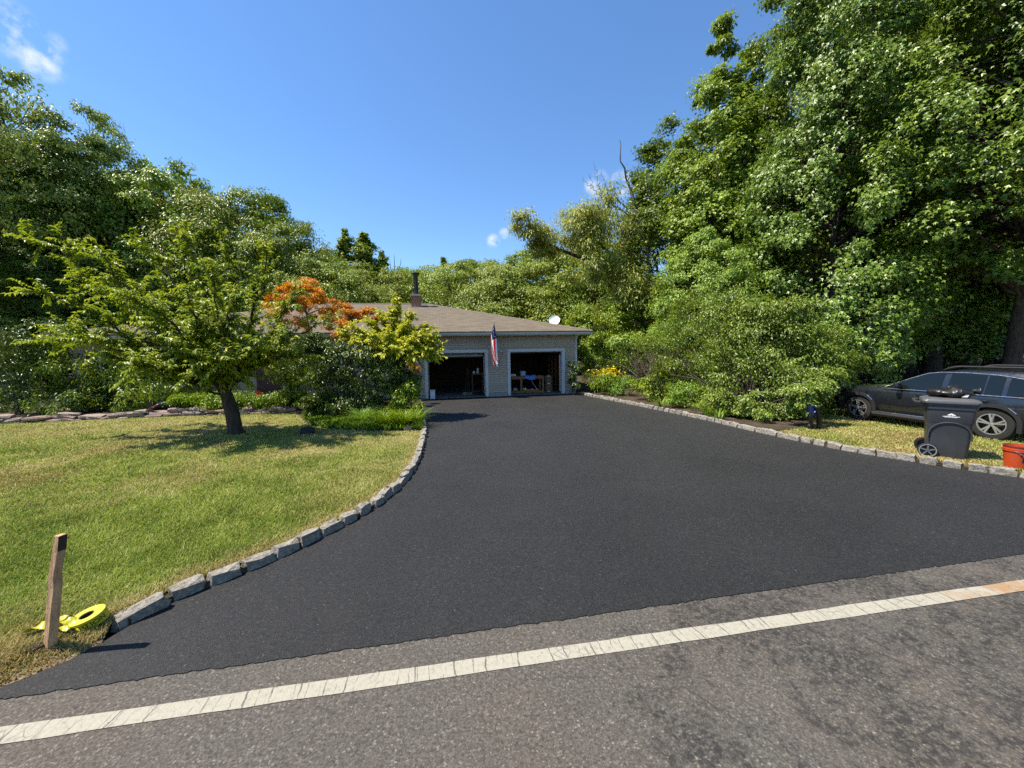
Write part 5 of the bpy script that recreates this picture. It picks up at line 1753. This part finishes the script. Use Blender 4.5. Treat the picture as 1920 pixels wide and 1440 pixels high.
def half_ring(x, zb, zs, zt, wb_, ws, wt):
    """closed ring across the car at station x"""
    h = [(0, zb), (wb_ * .7, zb), (wb_, zb + .10), (ws, zb + .30), (ws + .012, (zb + zs) / 2 + .1), (ws, zs - .06), (ws - .03, zs), (wt, zt), (wt * .5, zt + .02), (0, zt + .025)]
    return [(x, YO + y, z) for y, z in h] + [(x, YO - y, z) for y, z in reversed(h[1:-1])]


ST = [(-1.12, .42, .92, .98, .60, .74, .60), (-1.08, .34, .95, 1.0, .72, .83, .70), (-.9, .26, .99, 1.02, .80, .89, .78), (-.5, .23, 1.0, 1.02, .84, .92, .82), (0, .22, .99, 1.01, .85, .925, .83), (.6, .22, .975, .99, .85, .92, .83), (1.4, .22, .96, .98, .85, .92, .83), (2.05, .22, .95, 1.0, .85, .92, .80), (2.3, .23, .945, 1.03, .85, .92, .74), (2.75, .24, .92, 1.0, .84, .915, .70), (3.15, .26, .88, .95, .80, .89, .66), (3.42, .28, .82, .88, .72, .82, .60), (3.56, .32, .74, .80, .62, .72, .52), (3.62, .40, .66, .70, .50, .60, .44)]
b_ = MB().loft([half_ring(*s) for s in ST])
body_me = b_.mesh('body', PAINT, smooth=True)
body = obj('body', body_me, car)
# cut the wheel arches
cut = MB()
for x in (0, WB):
    cut.lathe([(.0, -1.2), (.40, -1.2), (.40, 1.2), (.0, 1.2)], 40, axis='y', c=(x, YO, .345))
cm_ = cut.mesh('cutter', CLAD)
co = obj('cutter', cm_, car)
md = body.modifiers.new('arches', 'BOOLEAN')
md.operation, md.object, md.solver = 'DIFFERENCE', co, 'EXACT'
bpy.context.view_layer.update()
dg = bpy.context.evaluated_depsgraph_get()
nm = bpy.data.meshes.new_from_object(body.evaluated_get(dg))
body.modifiers.clear()
body.data = nm
nm.set_sharp_from_angle(angle=R(35))
bpy.data.objects.remove(co)
w = MB()
for x in (0, WB):
    w.box(x - .38, x + .38, YO - .55, YO + .55, .30, .80)
w.build('wheel_well', BLACK_PLASTIC, car)['kind'] = 'stuff'


def gh(z):
    """half width, rear x and front x of the cabin at height z"""
    zs = [.97, 1.1, 1.25, 1.40, 1.50, 1.545, 1.57]
    return (np.interp(z, zs, [.90, .86, .81, .745, .68, .60, .40]), np.interp(z, zs, [-1.10, -1.06, -.98, -.86, -.70, -.5, -.2]), np.interp(z, zs, [2.28, 2.02, 1.68, 1.30, 1.0, .78, .5]))


rings = []
for z in (.97, 1.04, 1.1, 1.18, 1.25, 1.33, 1.40, 1.46, 1.50, 1.53, 1.555, 1.575):
    hw, x0, x1 = gh(z)
    r = []
    for k in range(32):
        t = 2 * math.pi * k / 32
        c, s_ = math.cos(t), math.sin(t)
        e = .32
        px_ = math.copysign(abs(c) ** e, c); py_ = math.copysign(abs(s_) ** e, s_)
        r.append(((x0 + x1) / 2 + (x1 - x0) / 2 * px_, YO + hw * py_, z))
    rings.append(r)
MB().loft(rings).build('cabin', PAINT, car, smooth=True)


def side_win(name, xs, zb, ztop, mat, sgn=1, off=.006, rows=7, thick=None):
    """pane following the cabin side between column positions xs"""
    V, Fc = [], []
    n = len(xs)
    for i in range(n):
        for j in range(rows):
            z = zb[i] + (ztop[i] - zb[i]) * j / (rows - 1)
            V.append((xs[i], YO + sgn * (gh(z)[0] + off), z))
    for i in range(n - 1):
        for j in range(rows - 1):
            a = i * rows + j
            Fc.append((a, a + rows, a + rows + 1, a + 1))
    return obj(name, mesh_np(name, V, Fc, mat, smooth=True), car)


def wtop(x):
    return float(np.interp(x, [-.95, -.75, -.45, .0, .5, 1.0, 1.25, 1.55, 1.85, 2.05], [1.10, 1.22, 1.35, 1.425, 1.455, 1.45, 1.41, 1.27, 1.12, 1.03]))


for sg in (1, -1):
    for (a, b) in ((-.92, -.18), (-.10, .16), (.19, .80), (.92, 2.0)):
        xs = np.linspace(a, b, 14)
        side_win('window', xs, [float(np.interp(x, [-1, -.6, -.2, 2.1], [1.08, 1.03, 1.015, 1.01])) for x in xs], [wtop(x) for x in xs], CGLASS, sg)
    pts = [(x, YO + sg * (gh(wtop(x) + .02)[0] + .008), wtop(x) + .018) for x in np.linspace(-1.0, 2.12, 40)]
    MB().tube(pts, .011, 6).build('window_trim', CHROME, car, smooth=True)
    pts = [(x, YO + sg * (gh(.995)[0] + .022), .995) for x in np.linspace(-.98, 2.1, 12)]
    MB().tube(pts, .010, 6).build('belt_trim', CHROME, car, smooth=True)
    # roof rail with its feet
    pts = [(x, YO + sg * .62, float(np.interp(x, [-.75, -.55, -.4, .75, .9, 1.02], [1.52, 1.575, 1.615, 1.615, 1.575, 1.515]))) for x in (-.75, -.6, -.5, -.3, 0, .4, .7, .82, .92, 1.02)]
    MB().tube(pts, [.016, .03, .03, .022, .022, .022, .022, .03, .03, .016], 8).build('roof_rail', CLAD, car, smooth=True)
    # mirror, handles, sill, arches
    mr_ = obj('mirror', MB().loft([[(1.72 + .07 * math.cos(t) * k, YO + sg * yy, 1.085 + .075 * math.sin(t) * k) for t in np.linspace(0, 2 * math.pi, 12, endpoint=False)] for yy, k in ((.91, .5), (.94, .95), (1.06, 1.0), (1.10, .6))]).mesh('mirror', PAINT, smooth=True), car)
    MB().box(1.66, 1.675, YO + min(sg * .95, sg * 1.07), YO + max(sg * .95, sg * 1.07), 1.03, 1.14).build('mirror_glass', CGLASS, mr_)
    for x in (.06, 1.12):
        MB().tube([(x, YO + sg * .925, .87), (x + .03, YO + sg * .955, .875), (x + .19, YO + sg * .955, .88), (x + .22, YO + sg * .925, .88)], .014, 6).build('door_handle', PAINT, car, smooth=True)
    MB().tube([(.42, YO + sg * .90, .27), (1.4, YO + sg * .915, .27), (2.32, YO + sg * .90, .27)], .075, 8).build('sill', CLAD, car, smooth=True)
    MB().tube([(.50, YO + sg * .965, .335), (2.2, YO + sg * .965, .335)], .008, 6).build('sill_trim', CHROME, car)
    for x in (.86, 1.93):
        pts = [(x + dx, YO + sg * (wd + .0), z) for dx, wd, z in ((0.0, .921, .40), (.0, .937, .62), (-.0, .922, .90))] if x > 1 else [(x, YO + sg * wd, z) for wd, z in ((.921, .40), (.937, .62), (.922, .92))]
        MB().tube(pts, .0045, 4).build('door_seam', BLACK_PLASTIC, car)
    for x in (0, WB):
        V, Fc = [], []
        n = 20
        for i in range(n + 1):
            t = R(-14 + 208 * i / n)
            for rr, yy in ((.395, .88), (.395, .948), (.47, .942), (.478, .90)):
                sq = 1 + .05 * abs(math.sin(2 * t))
                V.append((x + rr * sq * math.cos(t), YO + sg * yy, .345 + rr * sq * math.sin(t)))
        for i in range(n):
            for j in range(3):
                a = 4 * i + j
                Fc.append((a, a + 1, a + 5, a + 4))
        MB().add(V, Fc).build('wheel_arch', CLAD, car, smooth=True)
        if sg == 1:
            MB().tube([(x - .26, YO + .953, .345 + .415), (x - .38, YO + .953, .345 + .30)], .008, 6).build('arch_highlight', CHROME, car)
        wh = obj('wheel', MB().lathe([(.235, -.10), (.30, -.11), (.345, -.10), (.362, -.06), (.364, 0), (.362, .06), (.345, .10), (.30, .11), (.235, .10)], 36, axis='y', c=(x, YO + sg * .80, .362)).mesh('tyre', TYRE, smooth=True), car)
        MB().lathe([(.236, sg * .10), (.24, sg * .092), (.225, sg * .07), (.215, sg * .02), (.0, sg * .02)], 32, axis='y', c=(x, YO + sg * .80, .362)).build('rim_barrel', CLAD, wh, smooth=True)
        w = MB()
        w.lathe([(.236, sg * .095), (.236, sg * .108), (.218, sg * .108), (.214, sg * .085)], 32, axis='y', c=(x, YO + sg * .80, .362))
        w.build('rim_edge', ALLOY, wh, smooth=True)
        for k in range(5):
            for dlt in (-.16, .16):
                t = 2 * math.pi * k / 5 + .3
                p0 = (x + .04 * math.cos(t), YO + sg * .89, .362 + .04 * math.sin(t))
                p1 = (x + .222 * math.cos(t + dlt), YO + sg * .895, .362 + .222 * math.sin(t + dlt))
                MB().beam(p0, p1, .032, .034).build('spoke', ALLOY, wh)
        MB().lathe([(0, sg * .07), (.05, sg * .07), (.045, sg * .105), (0, sg * .11)], 14, axis='y', c=(x, YO + sg * .80, .362)).build('hub_cap', ALLOY, wh, smooth=True)
    MB().loft([[(3.30, YO + sg * .865, .70), (3.30, YO + sg * .872, .80), (3.22, YO + sg * .884, .80), (3.22, YO + sg * .884, .72)], [(3.52, YO + sg * .72, .66), (3.52, YO + sg * .735, .75), (3.46, YO + sg * .80, .77), (3.46, YO + sg * .79, .68)]]).build('headlight', plain('headlight_lens', (.70, .62, .62), .12, .8), car, smooth=True)
    MB().loft([[(-1.0, YO + sg * .885, .86), (-1.0, YO + sg * .885, .98), (-.86, YO + sg * .91, .985), (-.86, YO + sg * .915, .88)], [(-1.125, YO + sg * .72, .86), (-1.125, YO + sg * .72, .97), (-1.09, YO + sg * .82, .98), (-1.09, YO + sg * .82, .87)]]).build('tail_light', plain('tail_lens', (.35, .02, .02), .15, .7), car, smooth=True)
xs = np.linspace(-.6, .6, 9)
V, Fc = [], []
for z in np.linspace(1.03, 1.46, 6):
    hw, x0, x1 = gh(z)
    for t in np.linspace(-.8, .8, 9):
        V.append((x1 + .012 - .10 * abs(t) ** 4, YO + t * hw, z))
for j in range(5):
    for i in range(8):
        Fc.append((j * 9 + i, j * 9 + i + 1, j * 9 + i + 10, j * 9 + i + 9))
obj('windscreen', mesh_np('windscreen', V, Fc, CGLASS, smooth=True), car)
V2 = []
for z in np.linspace(1.08, 1.44, 6):
    hw, x0, x1 = gh(z)
    for t in np.linspace(-.8, .8, 9):
        V2.append((x0 - .012 + .06 * abs(t) ** 4, YO + t * hw, z))
obj('rear_window', mesh_np('rear_window', V2, Fc, CGLASS, smooth=True), car)
MB().box(3.50, 3.60, YO - .45, YO + .45, .48, .66).build('grille', CLAD, car)
MB().box(-1.14, -1.05, YO - .70, YO + .70, .36, .50).build('rear_bumper', CLAD, car)

# ================================================================= TRASH CART
cl_, cr2 = G(1738, 858, LZ), G(1806, 859, LZ)
ctr = (cl_ + cr2) / 2
ca = R(-42)
away = np.array([-math.sin(ca), math.cos(ca), 0])
ctr = ctr + away * .22 + np.array([.03, 0, 0])
cart = thing('trash_cart', 'charcoal wheeled trash cart with white emblem standing on the grass', 'trash cart', (ctr[0], ctr[1], LZ - .012), ca)


def rrect(hx, hy, r, z, n=5):
    out = []
    for cx, cy, a0 in ((hx - r, hy - r, 0), (-hx + r, hy - r, 90), (-hx + r, -hy + r, 180), (hx - r, -hy + r, 270)):
        for k in range(n):
            a = R(a0 + 90 * k / (n - 1))
            out.append((cx + r * math.cos(a), cy + r * math.sin(a), z))
    return out


CH = .98
rings = [[(x + .012 * z, y, z) for x, y, z in rrect(hx, hy, rr, z)] for hx, hy, rr, z in ((.235, .215, .06, .01), (.24, .22, .06, .04), (.255, .235, .06, .30), (.268, .248, .06, .60), (.272, .252, .06, .62), (.28, .262, .055, .66), (.288, .272, .05, .86), (.300, .284, .05, .865), (.305, .288, .05, .93), (.318, .300, .05, .935), (.318, .300, .05, CH))]
MB().loft(rings).build('bin_body', CAN_PLASTIC, cart, smooth=True)
# arched recess edge on the side panel
w = MB()
arch = [(x, -.262 - .02 * (zz - .3), zz) for x, zz in [(.255 * math.sin(R(a)), .30 + .335 * math.cos(R(a)) ** .6 if math.cos(R(a)) > 0 else .30) for a in range(-88, 89, 8)]]
w.tube([(x + .01, y + .012, z) for x, y, z in arch], .012, 6)
w.build('panel_arch', CAN_PLASTIC, cart, smooth=True)
lid = [[(x, y, z) for x, y, z in rrect(.34 - d, .315 - d, .06, z)] for d, z in ((.0, CH - .012), (-.004, CH + .02), (.01, CH + .045), (.05, CH + .06), (.09, CH + .075), (.12, CH + .075))]
lo_ = MB().loft(lid).build('lid', plain('cart_lid_plastic', (.075, .075, .078), .42, .5, var=.2), cart, smooth=True)
MB().tube([(-.36, -.26, CH - .005), (-.42, -.24, CH - .01), (-.42, .24, CH - .01), (-.36, .26, CH - .005)], .02, 8).build('handle', CAN_PLASTIC, cart, smooth=True)
MB().tube([(-.24, -.30, .125), (-.24, .30, .125)], .015, 8).build('axle', STEEL, cart)
for sg in (-1, 1):
    wy = sg * .285
    wh = obj('wheel', MB().lathe([(.09, -.035), (.118, -.035), (.126, -.02), (.126, .02), (.118, .035), (.09, .035)], 28, axis='y', c=(-.24, wy, .126)).mesh('wheel', BLACK_PLASTIC, smooth=True), cart)
    MB().lathe([(.112, sg * .034), (.112, sg * .042), (.098, sg * .042), (.094, sg * .02)], 28, axis='y', c=(-.24, wy, .126)).build('rim', plain('wheel_rim_grey', (.18, .18, .19), .4, .5), wh, smooth=True)
    MB().lathe([(.0, sg * .01), (.097, sg * .01)], 28, axis='y', c=(-.24, wy, .126)).build('disc', BLACK_PLASTIC, wh)
    for k in range(5):
        t = 2 * math.pi * k / 5 + .3
        MB().beam((-.24 + .015 * math.cos(t), wy + sg * .024, .126 + .015 * math.sin(t)), (-.24 + .098 * math.cos(t), wy + sg * .024, .126 + .098 * math.sin(t)), .026, .022).build('spoke', plain('wheel_spoke_grey', (.09, .09, .095), .4, .5), wh)
# printed emblem: a low peak over two lines of small lettering, flat on the side
EM = plain('emblem_white', (.72, .72, .72), .6, .3, var=.03)


def on_side(x, z):
    y = -np.interp(z, [.62, .66, .86], [.252, .262, .272]) - .003
    return (x + .012 * z, y, z)


def decal(name, poly, par, mat=EM):
    V = [on_side(x, z) for x, z in poly]
    return obj(name, mesh_np(name, V, [tuple(range(len(V)))], mat), par)


em = decal('emblem', [(-.055, .755), (-.04, .775), (-.02, .79), (.0, .80), (.022, .79), (.045, .775), (.055, .755), (.035, .765), (.015, .757), (.0, .772), (-.02, .757), (-.035, .765)], cart)
decal('emblem_bar', [(-.10, .740), (-.095, .748), (.095, .748), (.105, .740), (.06, .736), (-.055, .736)], em)
for k in range(9):
    x = -.075 + k * .0165
    decal('emblem_letter', [(x, .722), (x + .004, .733), (x + .011, .733), (x + .012, .722), (x + .008, .727), (x + .004, .727)], em)
# black bag on the lid
rb_ = np.random.default_rng(150)
nb, mb2 = 28, 16
V, Fc = [], []
for j in range(mb2 + 1):
    ph = math.pi * j / mb2
    for k in range(nb):
        t = 2 * math.pi * k / nb
        x, y, z = math.sin(ph) * math.cos(t), math.sin(ph) * math.sin(t), -math.cos(ph)
        f = 1 + .13 * math.sin(5 * t + 3 * ph) + .10 * math.sin(9 * t - 4 * ph + 1) + .06 * math.sin(17 * t + 7 * ph) + rb_.normal() * .02
        hgt = .095 * (1 + .25 * math.sin(2 * x * 3 + .6)) * f
        V.append((.29 * x * (1 + .06 * math.sin(6 * t)), .22 * y * f ** .3, max(-.085, z * hgt) + .085))
for j in range(mb2):
    for k in range(nb):
        Fc.append((j * nb + k, j * nb + (k + 1) % nb, (j + 1) * nb + (k + 1) % nb, (j + 1) * nb + k))
t = NT('black_bin_liner')
oc = t.node('TexCoord').outputs['Object']
n_ = t.noise(9, 3, .5, oc, 1.6)
BAG = t.done(t.bsdf((.010, .0095, .009), .34, .5, normal=t.bump(n_, .55, .03)))
bg_ = thing('garbage_bag', 'crumpled black garbage bag lying on top of the trash cart', 'bag', (ctr[0] + .02, ctr[1], LZ + CH + .058), ca)
obj('bag_body', mesh_np('bag_body', V, Fc, BAG, smooth=True), bg_)
MB().lathe([(.02, 0), (.045, .05), (.07, .09), (.05, .085), (.03, .04)], 10, axis='x', c=(.24, -.02, .13)).build('bag_neck', BAG, bg_, smooth=True)
MB().add([(.10, -.215, .03), (.17, -.20, .03), (.19, -.18, .07), (.15, -.20, .075)], [(0, 1, 2, 3)]).build('label_tag', WHITE_TRIM, bg_)

# orange bucket
bk = G(1912, 880, LZ)
bkt = thing('bucket', 'orange plastic bucket with dark rim standing in the grass', 'bucket', (bk[0] + .05, bk[1] + .08, LZ - .01), .4)
OR = plain('orange_bucket_plastic', (.40, .050, .011), .4, .5, var=.12, scale=5)
MB().lathe([(0, 0), (.125, 0), (.15, .31), (.157, .31), (.157, .325), (.150, .325), (.152, .37), (.146, .37), (.121, .01), (0, .01)], 30).build('bucket_body', OR, bkt, smooth=True)
MB().lathe([(.1515, .285), (.160, .287), (.160, .30), (.1515, .302)], 30).build('rib', OR, bkt, smooth=True)
MB().lathe([(.1465, .34), (.154, .345), (.154, .368), (.1465, .372)], 30).build('rim', plain('dark_red_rim', (.10, .012, .008), .5), bkt, smooth=True)
MB().tube([(.158 * math.cos(a), .158 * math.sin(a) - .012, .30 - .11 * math.sin(a - math.pi) if a > math.pi else .30) for a in np.linspace(math.pi, 2 * math.pi, 14)], .004, 5).build('handle', STEEL, bkt)
for k, (a0, z0, w_, h_) in enumerate(((215, .12, 12, .10), (222, .20, 9, .05), (208, .20, 6, .06), (250, .10, 16, .014), (252, .16, 12, .014))):
    V = []
    for i in range(4):
        for z in (z0, z0 + h_ * (1 if i % 2 else .6)):
            a = R(a0 + w_ * i / 3)
            rr = np.interp(z, [0, .31], [.1262, .1512])
            V.append((rr * math.cos(a), rr * math.sin(a), z))
    obj('scuff' if k < 3 else 'print', mesh_np('scuff', V, [(2 * i, 2 * i + 2, 2 * i + 3, 2 * i + 1) for i in range(3)], BLACK_PLASTIC if k < 3 else EM), bkt)

# ================================================================= STAKE, TAPE, UNSEEN MAILBOX, BLUE MACHINE
sk = G(87, 1207, LZ)
stake = thing('wooden_stake', 'rough square wooden stake driven into the lawn corner', 'stake', sk)
STW = bark_mat('weathered_stake', (.26, .145, .07), (.56, .36, .21), 22)
p0 = np.array([0, 0, -.15]); p3 = P(110, 1003, sk[1] + .01) - sk
rings = []
for t_, off, tw, sc in ((0, 0, 0, .92), (.2, 0, 0, 1.0), (.45, .002, .05, 1.0), (.62, .004, .1, .96), (.70, -.004, .1, .93), (.80, .004, .1, .90), (.90, .012, .12, .92), (1.0, .010, .12, .86)):
    c = p0 + (p3 - p0) * t_ + np.array([off, 0, 0])
    r = []
    for k in range(4):
        a = tw + R(28) + math.pi / 2 * k
        r.append(tuple(c + .026 * 1.35 * sc * np.array([math.cos(a), math.sin(a), 0])))
    rings.append(r)
MB().loft(rings).build('shaft', STW, stake)
c = p0 + (p3 - p0) * .94
V = []
for t_ in (.885, .998):
    c = p0 + (p3 - p0) * t_ + np.array([.0115, 0, 0])
    for k in (3, 0):
        a = .12 + R(28) + math.pi / 2 * k
        V.append(c + .0365 * .92 * np.array([math.cos(a), math.sin(a), 0]) + np.array([.001, -.001, 0]))
obj('dark_end', mesh_np('dark_end', V, [(0, 1, 3, 2)], plain('burnt_mark', (.035, .022, .015), .9)), stake)
MB().lathe([(0, -.02), (.07, -.02), (.06, .01), (.02, .02), (0, .02)], 10, c=(-.05, -.02, 0)).build('soil_heap', SOIL, stake)

YT = plain('yellow_tape_plastic', (.34, .33, .010), .38, .45, var=.06)
tp_c = G(168, 1168, LZ)
roll = thing('caution_tape', 'yellow caution tape roll unwinding in the grass beside the stake', 'tape roll', (tp_c[0], tp_c[1], LZ + .035), R(28))
rl = MB().lathe([(.045, -.036), (.108, -.036), (.110, .036), (.045, .036)], 30, close=True).build('tape_roll', YT, roll, smooth=True)
rl.rotation_euler = (R(12), R(-14), 0)
rl.scale = (.98, .74, 1.05)
MB().lathe([(.044, -.03), (.0455, -.03), (.0455, .033), (.040, .033), (.040, -.03)], 24).build('core', plain('dark_core', (.045, .03, .02), .8), rl)
ct = bpy.data.curves.new('caution_text', 'FONT')
ct.body = 'CAUTION'
ct.size = .052
ct.extrude = 0
to = bpy.data.objects.new('caution_text', ct)
COL.objects.link(to)
bpy.context.view_layer.update()
tm = bpy.data.meshes.new_from_object(to.evaluated_get(bpy.context.evaluated_depsgraph_get()))
bpy.data.objects.remove(to)
n = len(tm.vertices)
co_ = np.zeros(n * 3, np.float32); tm.vertices.foreach_get('co', co_); co_ = co_.reshape(-1, 3)
wid = co_[:, 0].max()
th = R(-150) + (co_[:, 0] / wid) * R(125)
co2 = np.stack([.1125 * np.cos(th), .1125 * np.sin(th), co_[:, 1] - .018], 1)
tm.vertices.foreach_set('co', co2.astype(np.float32).ravel()); tm.update()
tm.materials.append(plain('tape_black_print', (.010, .010, .010), .5))
obj('lettering', tm, rl)
# loose end of the tape, crumpled towards the stake
for k, (ends_, wv) in enumerate((([(-.08, -.02, .02), (-.16, -.02, .035), (-.26, .0, .02), (-.36, .02, .035), (-.46, .0, .012)], .055), ([(-.07, .04, .015), (-.15, .05, .04), (-.25, .055, .03), (-.33, .06, .01)], .035), ([(-.02, -.09, -.02), (-.10, -.09, .0), (-.18, -.06, .012), (-.30, -.045, .0)], .04))):
    e_ = np.array(ends_) * (.72, .9, .9)
    t_ = np.linspace(0, len(e_) - 1, 16)
    q_ = np.stack([np.interp(t_, np.arange(len(e_)), e_[:, i]) for i in range(3)], 1)
    V = []
    for i, q in enumerate(q_):
        roll_ = .9 * math.sin(i * .8 + k)
        o_ = np.array([0, math.cos(roll_), math.sin(roll_)]) * wv / 2
        V += [q - o_, q + (0, 0, .008 * math.sin(i * 2.1)), q + o_]
    Fc = []
    for i in range(15):
        Fc += [(3 * i, 3 * i + 3, 3 * i + 4, 3 * i + 1), (3 * i + 1, 3 * i + 4, 3 * i + 5, 3 * i + 2)]
    obj('loose_tape', mesh_np('loose_tape', V, Fc, YT, smooth=True), roll)

unseen_mbx = thing('mailbox', 'mailbox on a timber post out of view, guessed and added to cast its shadow', 'mailbox', (-5.05, 2.78, 0.0), HOUSE_A)  # unseen, guessed from the shadow on the lawn and added to cast it
MB().box(-.05, .05, -.05, .05, -.2, 1.05).build('post', STW, unseen_mbx)
MB().box(-.045, .045, -.30, .20, 1.05, 1.09).build('arm', STW, unseen_mbx)
prof = [(.085 * math.cos(a), 1.21 + .085 * math.sin(a)) for a in np.linspace(0, math.pi, 12)] + [(-.085, 1.09), (.085, 1.09)]
MB().loft([[(x, y, z) for x, z in prof] for y in (-.32, .20)]).build('box_shell', plain('mailbox_black', (.02, .02, .022), .4, .5), unseen_mbx, smooth=True)
MB().box(.088, .094, -.1, -.06, 1.15, 1.30).build('signal_flag', plain('mailbox_red', (.5, .03, .03), .5), unseen_mbx)

mc_ = G(1527, 804, LZ)
mow = thing('garden_machine', 'blue garden machine with black legs half hidden under the large shrub', 'garden machine', mc_ + (0, .0, -.01), R(25))
NAVY = plain('navy_enamel', (.008, .018, .085), .35, .5)
MB().loft([[(-.19, -.07, .36), (-.02, -.07, .33), (-.02, .08, .33), (-.19, .08, .36)], [(-.24, -.05, .60), (-.13, -.05, .58), (-.13, .06, .58), (-.24, .06, .60)]]).build('housing', NAVY, mow)
MB().tube([(-.10, -.08, .56), (.0, -.08, .34), (.06, -.06, .14), (.085, -.06, .02)], [.04, .045, .05, .045], 8).build('front_leg', BLACK_PLASTIC, mow, smooth=True)
MB().tube([(-.18, .0, .44), (-.17, .0, .22), (-.12, .02, .02)], [.045, .045, .04], 8).build('rear_leg', BLACK_PLASTIC, mow, smooth=True)
for x, y in ((.085, -.06), (-.12, .02)):
    MB().lathe([(.03, -.03), (.075, -.03), (.085, 0), (.075, .03), (.03, .03)], 16, axis='y', c=(x, y, .085)).build('wheel', BLACK_PLASTIC, mow, smooth=True)
MB().box(-.175, -.135, -.076, -.062, .43, .46).build('badge', EM, mow)
